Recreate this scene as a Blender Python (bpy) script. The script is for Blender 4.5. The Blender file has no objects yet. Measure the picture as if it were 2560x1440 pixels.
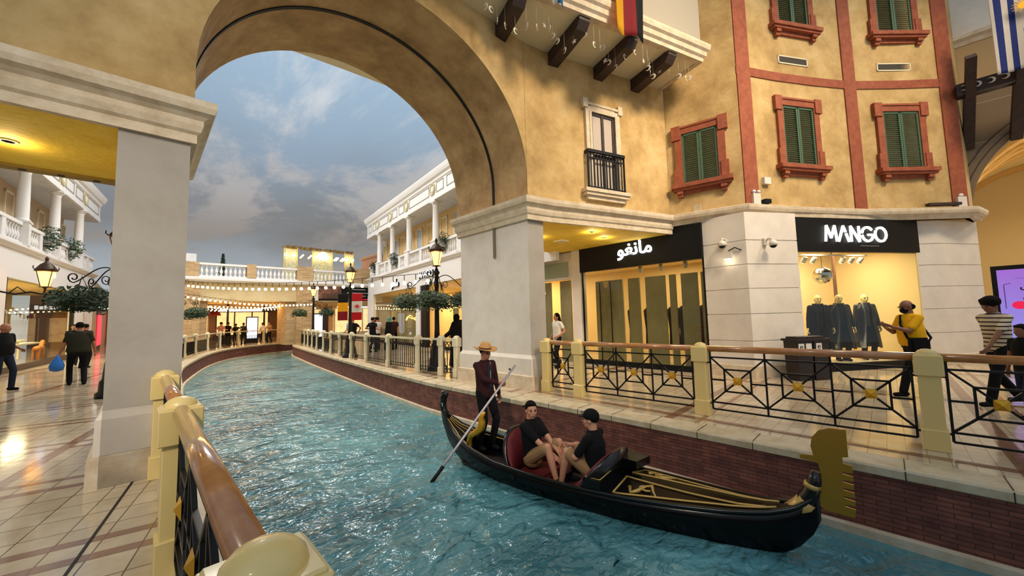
import bpy, bmesh, math, random
from mathutils import Vector, Matrix, noise
random.seed(7)
SC = bpy.context.scene
COL = SC.collection
# ---------------------------------------------------------------- camera
# world frame: +Y runs along the canal away from the camera, +X across the canal, floor at z = 0
FPX = 930.0
PITCH = math.radians(4.3); ROLL = math.radians(1.44); CAMZ = 1.55
cp, sp = math.cos(PITCH), math.sin(PITCH)
c_, s_ = math.cos(ROLL), math.sin(ROLL)
r0 = Vector((1, 0, 0)); u0 = Vector((0, -sp, cp)); f0 = Vector((0, cp, sp))
RR = Matrix.Rotation(math.radians(-45), 3, 'Z')
CR = RR @ (c_*r0 - s_*u0); CU = RR @ (s_*r0 + c_*u0); CF = RR @ f0
cam = bpy.data.cameras.new('camera'); camo = bpy.data.objects.new('camera', cam); COL.objects.link(camo)
cam.sensor_width = 36; cam.lens = FPX/2560*36; cam.clip_start = .05; cam.clip_end = 500
camo.matrix_world = Matrix(((CR.x, CU.x, -CF.x, 0), (CR.y, CU.y, -CF.y, 0), (CR.z, CU.z, -CF.z, CAMZ), (0, 0, 0, 1)))
SC.camera = camo
SC.view_settings.view_transform = 'Standard'; SC.view_settings.look = 'None'
SC.view_settings.exposure = 0.0; SC.view_settings.gamma = 1.0; SC.view_settings.use_curve_mapping = False
try:
    SC.cycles.use_adaptive_sampling = True; SC.cycles.adaptive_threshold = .02; SC.cycles.max_bounces = 7
    SC.cycles.diffuse_bounces = 3; SC.cycles.glossy_bounces = 3; SC.cycles.transparent_max_bounces = 12
    SC.cycles.caustics_reflective = False; SC.cycles.caustics_refractive = False
    SC.cycles.sample_clamp_indirect = 4.0; SC.cycles.sample_clamp_direct = 0; SC.cycles.use_denoising = True
except Exception: pass

def lin(c):
    if isinstance(c, (int, float)): c = (c, c, c)
    return tuple(((v/255)/12.92 if v/255 <= .04045 else ((v/255+.055)/1.055)**2.4) for v in c) + (1,)

# ---------------------------------------------------------------- sky (painted mall sky, seen as a sky)
def build_world():
    w = bpy.data.worlds.new('sky'); SC.world = w; w.use_nodes = True
    t = w.node_tree; t.nodes.clear(); N = t.nodes.new; L = t.links.new
    out = N('ShaderNodeOutputWorld'); bg = N('ShaderNodeBackground'); L(bg.outputs[0], out.inputs[0])
    tc = N('ShaderNodeTexCoord'); sx = N('ShaderNodeSeparateXYZ'); L(tc.outputs['Generated'], sx.inputs[0])
    def math_(op, a, b=None):
        m = N('ShaderNodeMath'); m.operation = op
        for i, v in enumerate((a, b)):
            if v is None: continue
            if hasattr(v, 'links') or hasattr(v, 'node'): L(v, m.inputs[i])
            else: m.inputs[i].default_value = v
        return m.outputs[0]
    def ramp(fac, stops, interp='EASE'):
        r = N('ShaderNodeValToRGB'); r.color_ramp.interpolation = interp
        e = r.color_ramp.elements
        while len(e) < len(stops): e.new(.5)
        for i, (p, c) in enumerate(stops): e[i].position = p; e[i].color = c if len(c) == 4 else lin(c)
        L(fac, r.inputs[0]); return r.outputs[0]
    z = math_('ADD', math_('MAXIMUM', sx.outputs[2], 0.0), .10)
    px = math_('DIVIDE', sx.outputs[0], z); py = math_('DIVIDE', sx.outputs[1], z)
    cb = N('ShaderNodeCombineXYZ'); L(px, cb.inputs[0]); L(py, cb.inputs[1])
    mp = N('ShaderNodeMapping'); L(cb.outputs[0], mp.inputs[0]); mp.inputs['Rotation'].default_value = (0, 0, math.radians(28))
    mp.inputs['Scale'].default_value = (1.0, .55, 1); mp.inputs['Location'].default_value = (5.0, 9.3, 0)
    n1 = N('ShaderNodeTexNoise'); L(mp.outputs[0], n1.inputs[0]); n1.inputs['Scale'].default_value = 1.15; n1.inputs['Detail'].default_value = 9; n1.inputs['Roughness'].default_value = .66; n1.inputs['Distortion'].default_value = .35
    n2 = N('ShaderNodeTexNoise'); L(mp.outputs[0], n2.inputs[0]); n2.inputs['Scale'].default_value = .42; n2.inputs['Detail'].default_value = 5; n2.inputs['Roughness'].default_value = .5
    base = ramp(sx.outputs[2], [(0.0, (200, 210, 218)), (.09, (170, 178, 184)), (.20, (134, 138, 142)), (.34, (146, 165, 184)), (.56, (166, 192, 214)), (1.0, (140, 160, 182))], 'LINEAR')
    dark = ramp(n2.outputs[0], [(.46, (0, 0, 0, 1)), (.64, (1, 1, 1, 1))])
    low = ramp(sx.outputs[2], [(0.02, (.5, .5, .5, 1)), (.20, (1, 1, 1, 1)), (.36, (.35, .35, .35, 1)), (.5, (0, 0, 0, 1))], 'LINEAR')
    m1 = N('ShaderNodeMix'); m1.data_type = 'RGBA'; L(math_('MULTIPLY', dark, low), m1.inputs[0]); L(base, m1.inputs[6]); m1.inputs[7].default_value = lin((126, 124, 122))
    cl = ramp(n1.outputs[0], [(.47, (0, 0, 0, 1)), (.60, (1, 1, 1, 1))])
    ccol = ramp(sx.outputs[2], [(0.05, (190, 190, 190)), (.16, (150, 140, 132)), (.32, (186, 182, 180)), (.5, (216, 220, 224))])
    m2 = N('ShaderNodeMix'); m2.data_type = 'RGBA'; L(math_('MULTIPLY', cl, .8), m2.inputs[0]); L(m1.outputs[2], m2.inputs[6]); L(ccol, m2.inputs[7])
    L(m2.outputs[2], bg.inputs[0]); bg.inputs[1].default_value = 1.0
build_world()

def area(name, loc, target, size, power, color=(1, .80, .55), shape='DISK', sy=None, spread=180):
    l = bpy.data.lights.new(name, 'AREA'); l.energy = power; l.color = color; l.shape = shape; l.size = size
    if sy: l.size_y = sy
    l.spread = math.radians(spread)
    o = bpy.data.objects.new(name, l); COL.objects.link(o); o.location = loc
    o.rotation_euler = (Vector(target)-Vector(loc)).to_track_quat('-Z', 'Y').to_euler(); return o
def point(name, loc, power, color=(1, .75, .45), r=.06):
    l = bpy.data.lights.new(name, 'POINT'); l.energy = power; l.color = color; l.shadow_soft_size = r
    o = bpy.data.objects.new(name, l); COL.objects.link(o); o.location = loc; return o
# fill lights added out of view to light the walls of the near square
WARM = (1, .80, .56)
area('near_wall_fill', (5.5, -5.0, 12.5), (8.6, 4.4, 5.0), 2.6, 270, WARM, spread=62)
area('near_wall_fill', (10.5, -5.5, 12.5), (13.5, .4, 3.5), 2.2, 200, WARM, spread=75)
area('near_wall_fill', (-4.5, -1.5, 7.5), (5.4, 6.6, 1.2), .9, 75, (1, .86, .68), spread=55)
area('near_wall_fill', (-2.5, -.5, 5.2), (-.2, 5.4, 1.2), .5, 20, (1, .86, .68), spread=48)
q_ = random.Random(2)
for k_ in range(9):
    x_, y_ = 1.0+q_.random()*5, 9+k_*2.3
    area('glint_light', (x_, y_, 11.5), (x_+.5, y_-3, 0), .22, 26, (1, .93, .82))  # small added lights whose reflections give the water its sparkle
area('facade_fill', (3.5, 13, 13), (5, 15, 0), 4.0, 900, (1, .96, .90))  # unseen fill added high over the canal to brighten the far facades
area('facade_fill', (3.5, 23, 13), (5, 24, 0), 4.0, 1100, (1, .96, .90))

# ---------------------------------------------------------------- materials
MATS = {}
def mat(name, col, rough=.6, metal=0, emit=None, es=1, var=None, vscale=6, bump=0, bscale=60, spec=.5, coat=0, detail=5):
    m = bpy.data.materials.new(name); m.use_nodes = True; t = m.node_tree; p = t.nodes['Principled BSDF']
    N = t.nodes.new; L = t.links.new
    p.inputs['Base Color'].default_value = lin(col); p.inputs['Roughness'].default_value = rough; p.inputs['Metallic'].default_value = metal
    p.inputs['Specular IOR Level'].default_value = spec; p.inputs['Coat Weight'].default_value = coat; p.inputs['Coat Roughness'].default_value = .08
    if emit is not None:
        p.inputs['Emission Color'].default_value = lin(emit); p.inputs['Emission Strength'].default_value = es
    if var or bump:
        tc = N('ShaderNodeTexCoord')
    if var:
        n = N('ShaderNodeTexNoise'); n.inputs['Scale'].default_value = vscale; n.inputs['Detail'].default_value = detail; n.inputs['Roughness'].default_value = .65
        L(tc.outputs['Object'], n.inputs[0])
        r = N('ShaderNodeValToRGB'); L(n.outputs[0], r.inputs[0])
        r.color_ramp.elements[0].position = .32; r.color_ramp.elements[1].position = .68
        r.color_ramp.elements[0].color = lin(var[0]); r.color_ramp.elements[1].color = lin(var[1])
        e = r.color_ramp.elements.new(.5); e.color = lin(col)
        L(r.outputs[0], p.inputs['Base Color'])
    if bump:
        n = N('ShaderNodeTexNoise'); n.inputs['Scale'].default_value = bscale; n.inputs['Detail'].default_value = 4
        L(tc.outputs['Object'], n.inputs[0])
        b = N('ShaderNodeBump'); b.inputs['Strength'].default_value = bump; b.inputs['Distance'].default_value = .02
        L(n.outputs[0], b.inputs['Height']); L(b.outputs[0], p.inputs['Normal'])
    MATS[name] = m; return m
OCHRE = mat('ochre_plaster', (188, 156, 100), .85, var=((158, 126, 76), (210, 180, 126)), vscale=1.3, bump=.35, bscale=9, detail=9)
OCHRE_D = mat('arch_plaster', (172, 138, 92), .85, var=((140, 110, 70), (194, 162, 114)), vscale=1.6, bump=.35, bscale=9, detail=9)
YELCEIL = mat('yellow_plaster', (240, 204, 66), .8, var=((228, 190, 50), (246, 214, 90)), vscale=3, bump=.3, bscale=14)
STONE = mat('cream_stone', (206, 188, 160), .75, var=((188, 168, 138), (216, 202, 178)), vscale=5, bump=.15, bscale=50)
WHITE = mat('white_paint', (222, 212, 198), .6, var=((214, 203, 188), (228, 219, 207)), vscale=2)
FWHITE = mat('facade_white', (226, 224, 222), .6)
FGREY = mat('facade_grey_panel', (205, 208, 212), .7, var=((192, 196, 202), (216, 218, 220)), vscale=4)
TERRA = mat('terracotta_paint', (148, 76, 46), .75, var=((130, 64, 38), (162, 88, 56)), vscale=6, bump=.2, bscale=40)
GREEN = mat('green_shutter_paint', (70, 96, 70), .6)
DWOOD = mat('dark_brown_wood', (52, 36, 30), .6, var=((40, 28, 24), (62, 44, 36)), vscale=9)
BLACK = mat('black_lacquer', (9, 10, 10), .22, spec=.5)
MBLACK = mat('matt_black', (7, 7, 7), .6, spec=.25)
IRON = mat('black_iron', (18, 18, 18), .45, metal=.4)
CREAM = mat('cream_post_paint', (226, 200, 130), .38, coat=.3)
CREAM_W = mat('pale_cream_paint', (222, 212, 180), .45)
WOODRAIL = mat('varnished_wood', (172, 116, 66), .22, coat=.8, var=((148, 92, 50), (188, 132, 80)), vscale=3)
GOLD = mat('brass_gold', (214, 160, 40), .35, metal=.55)
GOLDP = mat('gold_paint', (196, 160, 88), .4, metal=.3)
RED = mat('red_velvet', (96, 14, 22), .7)
SIGNW = mat('lit_sign_letters', (255, 255, 255), .5, emit=(255, 252, 245), es=3.2)
BULB = mat('bulb_glow', (255, 220, 160), .5, emit=(255, 205, 130), es=45)
LANTG = mat('lantern_glow', (255, 200, 120), .5, emit=(255, 178, 92), es=4)
SPOTG = mat('downlight_glow', (255, 240, 210), .5, emit=(255, 232, 190), es=10)
LEAF = mat('dark_leaves', (44, 66, 34), .6, var=((26, 44, 22), (62, 88, 44)), vscale=14)
SKIN = mat('skin', (196, 140, 110), .55); SKIND = mat('brown_skin', (128, 84, 60), .55); SKINT = mat('tan_skin', (168, 112, 82), .55)
HAIR = mat('dark_hair', (16, 12, 10), .85, spec=.15)
def cloth(n, c, **k): return mat(n, c, .9, spec=.2, **k)
CB = cloth('black_cloth', (16, 16, 18)); CG = cloth('charcoal_cloth', (40, 42, 46)); CN = cloth('navy_cloth', (30, 38, 56)); CW = cloth('white_cloth', (215, 212, 205)); CO = cloth('olive_cloth', (44, 44, 32))
CM = cloth('maroon_cloth', (52, 24, 26)); CK = cloth('khaki_cloth', (150, 118, 82)); CY = cloth('yellow_cloth', (228, 172, 28)); CT = cloth('teal_cloth', (90, 140, 132)); CR_ = cloth('red_cloth', (168, 34, 34)); CBL = cloth('pale_blue_cloth', (130, 150, 180)); CP = cloth('pink_cloth', (180, 130, 120))

def glass_mat():
    m = bpy.data.materials.new('shop_glass'); m.use_nodes = True; t = m.node_tree; t.nodes.clear(); N = t.nodes.new; L = t.links.new
    o = N('ShaderNodeOutputMaterial'); mx = N('ShaderNodeMixShader'); tr = N('ShaderNodeBsdfTransparent'); g = N('ShaderNodeBsdfGlossy'); lw = N('ShaderNodeLayerWeight')
    tr.inputs[0].default_value = (.93, .95, .9, 1); g.inputs['Roughness'].default_value = .01; lw.inputs[0].default_value = .5
    pw = N('ShaderNodeMath'); pw.operation = 'POWER'; L(lw.outputs['Facing'], pw.inputs[0]); pw.inputs[1].default_value = 3.5
    mm = N('ShaderNodeMath'); mm.operation = 'MULTIPLY_ADD'; L(pw.outputs[0], mm.inputs[0]); mm.inputs[1].default_value = .22; mm.inputs[2].default_value = .022
    L(mm.outputs[0], mx.inputs[0]); L(tr.outputs[0], mx.inputs[1]); L(g.outputs[0], mx.inputs[2]); L(mx.outputs[0], o.inputs[0]); return m
GLASS = glass_mat()

def brick_mat():
    m = bpy.data.materials.new('canal_brick'); m.use_nodes = True; t = m.node_tree; p = t.nodes['Principled BSDF']; N = t.nodes.new; L = t.links.new
    uv = N('ShaderNodeUVMap'); b = N('ShaderNodeTexBrick'); L(uv.outputs[0], b.inputs[0])
    b.inputs['Color1'].default_value = lin((146, 90, 74)); b.inputs['Color2'].default_value = lin((116, 68, 58)); b.inputs['Mortar'].default_value = lin((78, 50, 46))
    b.inputs['Scale'].default_value = 1; b.inputs['Brick Width'].default_value = .2; b.inputs['Row Height'].default_value = .043; b.inputs['Mortar Size'].default_value = .004; b.inputs['Bias'].default_value = 0
    n = N('ShaderNodeTexNoise'); n.inputs['Scale'].default_value = 5; n.inputs['Detail'].default_value = 6; L(uv.outputs[0], n.inputs[0])
    r = N('ShaderNodeValToRGB'); L(n.outputs[0], r.inputs[0]); r.color_ramp.elements[0].position = .3; r.color_ramp.elements[0].color = (.55, .5, .5, 1); r.color_ramp.elements[1].position = .7; r.color_ramp.elements[1].color = (1.1, 1.05, 1, 1)
    mx = N('ShaderNodeMix'); mx.data_type = 'RGBA'; mx.blend_type = 'MULTIPLY'; mx.inputs[0].default_value = 1; L(b.outputs[0], mx.inputs[6]); L(r.outputs[0], mx.inputs[7]); L(mx.outputs[2], p.inputs['Base Color'])
    bp = N('ShaderNodeBump'); bp.inputs['Strength'].default_value = .6; bp.inputs['Distance'].default_value = .01; bp.invert = True; L(b.outputs['Fac'], bp.inputs['Height']); L(bp.outputs[0], p.inputs['Normal'])
    p.inputs['Roughness'].default_value = .8; return m
BRICK = brick_mat()
def ledger_stone():
    m = bpy.data.materials.new('sandstone_ledger_blocks'); m.use_nodes = True; t = m.node_tree; p = t.nodes['Principled BSDF']; N = t.nodes.new; L = t.links.new
    uv = N('ShaderNodeUVMap'); b = N('ShaderNodeTexBrick'); L(uv.outputs[0], b.inputs[0])
    b.inputs['Color1'].default_value = lin((202, 176, 134)); b.inputs['Color2'].default_value = lin((172, 144, 106)); b.inputs['Mortar'].default_value = lin((140, 112, 80))
    b.inputs['Scale'].default_value = 1; b.inputs['Brick Width'].default_value = .42; b.inputs['Row Height'].default_value = .075; b.inputs['Mortar Size'].default_value = .006
    L(b.outputs[0], p.inputs['Base Color']); p.inputs['Roughness'].default_value = .85; return m
LEDGER = ledger_stone()

def floor_mat(name, rot, near=False):
    m = bpy.data.materials.new(name); m.use_nodes = True; t = m.node_tree; p = t.nodes['Principled BSDF']; N = t.nodes.new; L = t.links.new
    tc = N('ShaderNodeTexCoord'); mp = N('ShaderNodeMapping'); L(tc.outputs['Object'], mp.inputs[0]); mp.inputs['Rotation'].default_value = (0, 0, rot)
    b = N('ShaderNodeTexBrick'); L(mp.outputs[0], b.inputs[0]); b.offset = 0 if near else .5
    b.inputs['Color1'].default_value = lin((206, 190, 160)); b.inputs['Color2'].default_value = lin((192, 174, 144)); b.inputs['Mortar'].default_value = lin((96, 72, 52) if near else (146, 124, 96))
    b.inputs['Scale'].default_value = 1; b.inputs['Brick Width'].default_value = .26 if near else .30; b.inputs['Row Height'].default_value = .29 if near else .15; b.inputs['Mortar Size'].default_value = .005 if near else .004; b.inputs['Mortar Smooth'].default_value = .1
    sx = N('ShaderNodeSeparateXYZ'); L(mp.outputs[0], sx.inputs[0])
    def band(axis, period, off, width, lo=None):
        a = N('ShaderNodeMath'); a.operation = 'ADD'; L(sx.outputs[axis], a.inputs[0]); a.inputs[1].default_value = off+1000*period
        q = N('ShaderNodeMath'); q.operation = 'MODULO'; L(a.outputs[0], q.inputs[0]); q.inputs[1].default_value = period
        c = N('ShaderNodeMath'); c.operation = 'LESS_THAN'; L(q.outputs[0], c.inputs[0]); c.inputs[1].default_value = width; return c.outputs[0]
    cur = b.outputs[0]
    bands = [(1, 1.74, .30, .10), (1, 1.74, .58, .10)] if near else [(1, 3.2, .2, .14), (1, 3.2, .55, .07), (0, 3.6, 1.0, .14)]
    if near: bands.append((0, 2.6, 1.32+.26*2, .13))
    nz = N('ShaderNodeTexNoise'); nz.inputs['Scale'].default_value = 7; nz.inputs['Detail'].default_value = 6; L(tc.outputs['Object'], nz.inputs[0])
    for ax, pe, of, wd in bands:
        mx = N('ShaderNodeMix'); mx.data_type = 'RGBA'; f = band(ax, pe, of, wd); mu = N('ShaderNodeMath'); mu.operation = 'MULTIPLY'; L(f, mu.inputs[0]); mu.inputs[1].default_value = .82
        L(mu.outputs[0], mx.inputs[0]); L(cur, mx.inputs[6]); mx.inputs[7].default_value = lin((128, 84, 62)); cur = mx.outputs[2]
    r = N('ShaderNodeValToRGB'); L(nz.outputs[0], r.inputs[0]); r.color_ramp.elements[0].position = .3; r.color_ramp.elements[0].color = (.84, .82, .8, 1); r.color_ramp.elements[1].position = .6; r.color_ramp.elements[1].color = (1, 1, 1, 1)
    mx = N('ShaderNodeMix'); mx.data_type = 'RGBA'; mx.blend_type = 'MULTIPLY'; mx.inputs[0].default_value = 1; L(cur, mx.inputs[6]); L(r.outputs[0], mx.inputs[7]); L(mx.outputs[2], p.inputs['Base Color'])
    bp = N('ShaderNodeBump'); bp.inputs['Strength'].default_value = .25; bp.inputs['Distance'].default_value = .004; bp.invert = True; L(b.outputs['Fac'], bp.inputs['Height'])
    b2 = N('ShaderNodeBump'); b2.inputs['Strength'].default_value = .06; b2.inputs['Distance'].default_value = .02; L(nz.outputs[0], b2.inputs['Height']); L(bp.outputs[0], b2.inputs['Normal']); L(b2.outputs[0], p.inputs['Normal'])
    p.inputs['Roughness'].default_value = .10; p.inputs['Specular IOR Level'].default_value = .6; return m
FLOOR_L = floor_mat('polished_floor_tiles_left', math.radians(13), True)
FLOOR = floor_mat('polished_floor_tiles', 0)
COPING = mat('canal_coping_stone', (196, 180, 148), .5, var=((176, 158, 124), (208, 194, 166)), vscale=6)

def water_mat():
    m = bpy.data.materials.new('turquoise_water'); m.use_nodes = True; t = m.node_tree; p = t.nodes['Principled BSDF']; N = t.nodes.new; L = t.links.new
    tc = N('ShaderNodeTexCoord')
    n0 = N('ShaderNodeTexNoise'); n0.inputs['Scale'].default_value = .55; n0.inputs['Detail'].default_value = 4; L(tc.outputs['Object'], n0.inputs[0])
    r = N('ShaderNodeValToRGB'); L(n0.outputs[0], r.inputs[0]); r.color_ramp.elements[0].position = .35; r.color_ramp.elements[0].color = lin((56, 106, 116)); r.color_ramp.elements[1].position = .68; r.color_ramp.elements[1].color = lin((100, 158, 164))
    L(r.outputs[0], p.inputs['Base Color']); p.inputs['Roughness'].default_value = .03; p.inputs['IOR'].default_value = 1.45; p.inputs['Specular IOR Level'].default_value = .8
    cur = None
    for sc, st, di, an in ((1.3, 1, .20, 0), (3.6, 1, .075, .5), (9.5, 1, .022, .9)):
        mp = N('ShaderNodeMapping'); L(tc.outputs['Object'], mp.inputs[0]); mp.inputs['Rotation'].default_value = (0, 0, an); mp.inputs['Scale'].default_value = (1, 1.5, 1)
        n = N('ShaderNodeTexNoise'); n.inputs['Scale'].default_value = sc; n.inputs['Detail'].default_value = 1.2; n.inputs['Distortion'].default_value = 1.1; L(mp.outputs[0], n.inputs[0])
        b = N('ShaderNodeBump'); b.inputs['Strength'].default_value = st; b.inputs['Distance'].default_value = di; L(n.outputs[0], b.inputs['Height'])
        if cur: L(cur, b.inputs['Normal'])
        cur = b.outputs[0]
    L(cur, p.inputs['Normal']); return m
WATER = water_mat()

# ---------------------------------------------------------------- mesh helpers
def W(o):
    return (W(o.parent) if o.parent is not None else Matrix.Identity(4)) @ o.matrix_basis
class B:
    def __init__(s): s.bm = bmesh.new(); s.mi = 0; s.uvl = None
    def _new(s, verts, faces, smooth=False):
        vs = [s.bm.verts.new(v) for v in verts]
        out = []
        for f in faces:
            try: fc = s.bm.faces.new([vs[i] for i in f])
            except ValueError: continue
            fc.smooth = smooth; fc.material_index = s.mi; out.append(fc)
        return out
    def box(s, c, d, rz=0, m=None):
        M_ = Matrix.Translation(Vector(c)) @ Matrix.Rotation(rz, 4, 'Z') if m is None else m
        x, y, z = d[0]/2, d[1]/2, d[2]/2
        v = [M_ @ Vector(p) for p in ((-x, -y, -z), (x, -y, -z), (x, y, -z), (-x, y, -z), (-x, -y, z), (x, -y, z), (x, y, z), (-x, y, z))]
        s._new(v, [(0, 3, 2, 1), (4, 5, 6, 7), (0, 1, 5, 4), (1, 2, 6, 5), (2, 3, 7, 6), (3, 0, 4, 7)]); return s
    def box2(s, a, b): return s.box([(a[i]+b[i])/2 for i in range(3)], [abs(a[i]-b[i]) for i in range(3)])
    def tube(s, pts, r, n=8, cap=True, smooth=True):
        pts = [Vector(p) for p in pts]; rs = r if isinstance(r, (list, tuple)) else [r]*len(pts)
        rings = []; ref = None
        for i, p in enumerate(pts):
            d = (pts[min(i+1, len(pts)-1)]-pts[max(i-1, 0)]).normalized()
            if ref is None: ref = d.orthogonal().normalized()
            ref = (ref - d*ref.dot(d))
            ref = ref.normalized() if ref.length > 1e-6 else d.orthogonal().normalized()
            b = d.cross(ref)
            rings.append([p + (ref*math.cos(2*math.pi*k/n)+b*math.sin(2*math.pi*k/n))*rs[i] for k in range(n)])
        return s.rings(rings, cap, smooth)
    def rings(s, rings, cap=True, smooth=True, close=True):
        n = len(rings[0]); v = [p for r in rings for p in r]; f = []
        for i in range(len(rings)-1):
            for k in range(n if close else n-1):
                k2 = (k+1) % n; f.append((i*n+k, i*n+k2, (i+1)*n+k2, (i+1)*n+k))
        if cap: f.append(tuple(range(n-1, -1, -1))); f.append(tuple((len(rings)-1)*n+k for k in range(n)))
        s._new(v, f, smooth); return s
    def bar(s, a, b, w, h=None):
        a, b = Vector(a), Vector(b); h = h or w; d = (b-a); L_ = d.length; z = d.normalized()
        up = Vector((0, 0, 1)) if abs(z.z) < .95 else Vector((0, 1, 0)); x = up.cross(z).normalized(); y = z.cross(x)
        M_ = Matrix(((x.x, y.x, z.x, (a.x+b.x)/2), (x.y, y.y, z.y, (a.y+b.y)/2), (x.z, y.z, z.z, (a.z+b.z)/2), (0, 0, 0, 1)))
        return s.box(None, (w, h, L_), m=M_)
    def lathe(s, prof, c=(0, 0, 0), n=12, smooth=True, sx=1, sy=1):
        return s.rings([[Vector((c[0]+r*sx*math.cos(2*math.pi*k/n), c[1]+r*sy*math.sin(2*math.pi*k/n), c[2]+z)) for k in range(n)] for r, z in prof], True, smooth)
    def sph(s, c, r, n=10, sc=(1, 1, 1), rot=None, m=6):
        c = Vector(c); R = rot or Matrix.Identity(3); rings = []
        for i in range(m+1):
            a = -math.pi/2 + math.pi*(i if 0 < i < m else (i + (.05 if i == 0 else -.05)))/m
            rings.append([c + R @ Vector((r*sc[0]*math.cos(a)*math.cos(2*math.pi*k/n), r*sc[1]*math.cos(a)*math.sin(2*math.pi*k/n), r*sc[2]*math.sin(a))) for k in range(n)])
        return s.rings(rings, True, True)
    def cap(s, p0, p1, r0, r1, n=10):
        p0, p1 = Vector(p0), Vector(p1); d = p1-p0; L_ = max(d.length, 1e-5); z = d/L_; x = z.orthogonal().normalized(); y = z.cross(x); rings = []
        for t in (-.98, -.7, -.35, 0):
            q = math.sqrt(max(0, 1-t*t)); rings.append([p0+z*r0*t+(x*math.cos(2*math.pi*k/n)+y*math.sin(2*math.pi*k/n))*r0*q for k in range(n)])
        for t in (0, .35, .7, .98):
            q = math.sqrt(max(0, 1-t*t)); rings.append([p1+z*r1*t+(x*math.cos(2*math.pi*k/n)+y*math.sin(2*math.pi*k/n))*r1*q for k in range(n)])
        return s.rings(rings, True, True)
    def prism(s, pts, z0, z1):
        n = len(pts); v = [Vector((p[0], p[1], z0)) for p in pts]+[Vector((p[0], p[1], z1)) for p in pts]
        s._new(v, [tuple(range(n-1, -1, -1)), tuple(range(n, 2*n))]+[(k, (k+1) % n, n+(k+1) % n, n+k) for k in range(n)]); return s
    def plate(s, pts, nrm):  # polygon of 3D points given thickness along nrm
        n = len(pts); v = [Vector(p) for p in pts]; v += [p+Vector(nrm) for p in v]
        s._new(v, [tuple(range(n)), tuple(range(2*n-1, n-1, -1))]+[(k, n+k, n+(k+1) % n, (k+1) % n) for k in range(n)]); return s
    def sweep(s, prof, path, side=1, close=False):
        # prof: (out, z); path: list of (x, y); outward = left-hand normal * side
        n = len(path); P = [Vector((p[0], p[1])) for p in path]; rings = []
        for i in range(n):
            ds = []
            if i > 0: ds.append((P[i]-P[i-1]).normalized())
            if i < n-1: ds.append((P[i+1]-P[i]).normalized())
            nn = [Vector((-d.y, d.x))*side for d in ds]; m = nn[0] if len(nn) == 1 else (nn[0]+nn[1]).normalized()
            k = 1/max(.35, m.dot(nn[0]))
            rings.append([Vector((P[i].x+m.x*o*k, P[i].y+m.y*o*k, z)) for o, z in prof])
        s.rings(rings, True, False); return s
    def leaves(s, c, r, n, size, flat=(1, 1, 1), rnd=None):
        q = rnd or random
        for _ in range(n):
            d = Vector((q.gauss(0, 1), q.gauss(0, 1), q.gauss(0, 1))).normalized()*r*(q.random()**.45)
            p = Vector(c)+Vector((d.x*flat[0], d.y*flat[1], d.z*flat[2])); a = Vector((q.gauss(0, 1), q.gauss(0, 1), q.gauss(0, .6))).normalized(); b = a.orthogonal().normalized(); k = size*q.uniform(.6, 1.3)
            s._new([p-a*k, p+b*k*.45, p+a*k, p-b*k*.45], [(0, 1, 2, 3)])
        return s
    def obj(s, name, m, parent=None, local=False, fix=True, weld=False):
        bm = s.bm
        if fix: bmesh.ops.recalc_face_normals(bm, faces=bm.faces)
        me = bpy.data.meshes.new(name); off = Vector((0, 0, 0))
        if parent is not None and not local:
            bm.transform(W(parent).inverted())
        elif parent is None and not local:
            if bm.verts:
                xs = [v.co for v in bm.verts]
                off = Vector(((min(v.x for v in xs)+max(v.x for v in xs))/2, (min(v.y for v in xs)+max(v.y for v in xs))/2, min(v.z for v in xs)))
                bmesh.ops.translate(bm, vec=-off, verts=bm.verts)
        bm.to_mesh(me); bm.free()
        o = bpy.data.objects.new(name, me); COL.objects.link(o); o.location = off
        for mm in (m if isinstance(m, (list, tuple)) else [m]): me.materials.append(mm)
        if parent is not None: o.parent = parent
        return o
def tag(o, label=None, cat=None, group=None, kind=None):
    if label: o['label'] = label
    if cat: o['category'] = cat
    if group: o['group'] = group
    if kind: o['kind'] = kind
    return o
def thing(name, loc, label, cat, rz=0, group=None, kind=None):
    o = bpy.data.objects.new(name, None); COL.objects.link(o); o.empty_display_size = .1
    o.location = loc; o.rotation_euler = (0, 0, rz); o.matrix_basis = Matrix.Translation(Vector(loc)) @ Matrix.Rotation(rz, 4, 'Z')
    return tag(o, label, cat, group, kind)
def copy_tree(o, parent=None):
    c = o.copy(); COL.objects.link(c)
    if parent is not None: c.parent = parent
    for ch in list(o.children): copy_tree(ch, c)
    return c
def dup(o, loc, rz, label, group=None, scale=None):
    c = copy_tree(o); c.location = loc; c.rotation_euler = (0, 0, rz); c['label'] = label
    if group: c['group'] = group
    if scale: c.scale = (scale,)*3
    return c
def struct(name, b, m, parent=None):
    o = b.obj(name, m, parent)
    if parent is None: o['kind'] = 'structure'
    return o
def text_mesh(name, body, size, m, parent, M_, bold=0, depth=.02, align='CENTER', shear=0):
    c = bpy.data.curves.new(name, 'FONT'); c.body = body; c.size = size; c.extrude = depth; c.offset = bold; c.align_x = align; c.align_y = 'CENTER'; c.resolution_u = 3; c.shear = shear
    o = bpy.data.objects.new(name, c); COL.objects.link(o); bpy.context.view_layer.update()
    me = bpy.data.meshes.new_from_object(o.evaluated_get(bpy.context.evaluated_depsgraph_get())); bpy.data.objects.remove(o)
    pm = W(parent).inverted() if parent is not None else Matrix.Identity(4)
    me.transform(pm @ M_); me.materials.clear(); me.materials.append(m)
    q = bpy.data.objects.new(name, me); COL.objects.link(q)
    if parent is not None: q.parent = parent
    return q
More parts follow.
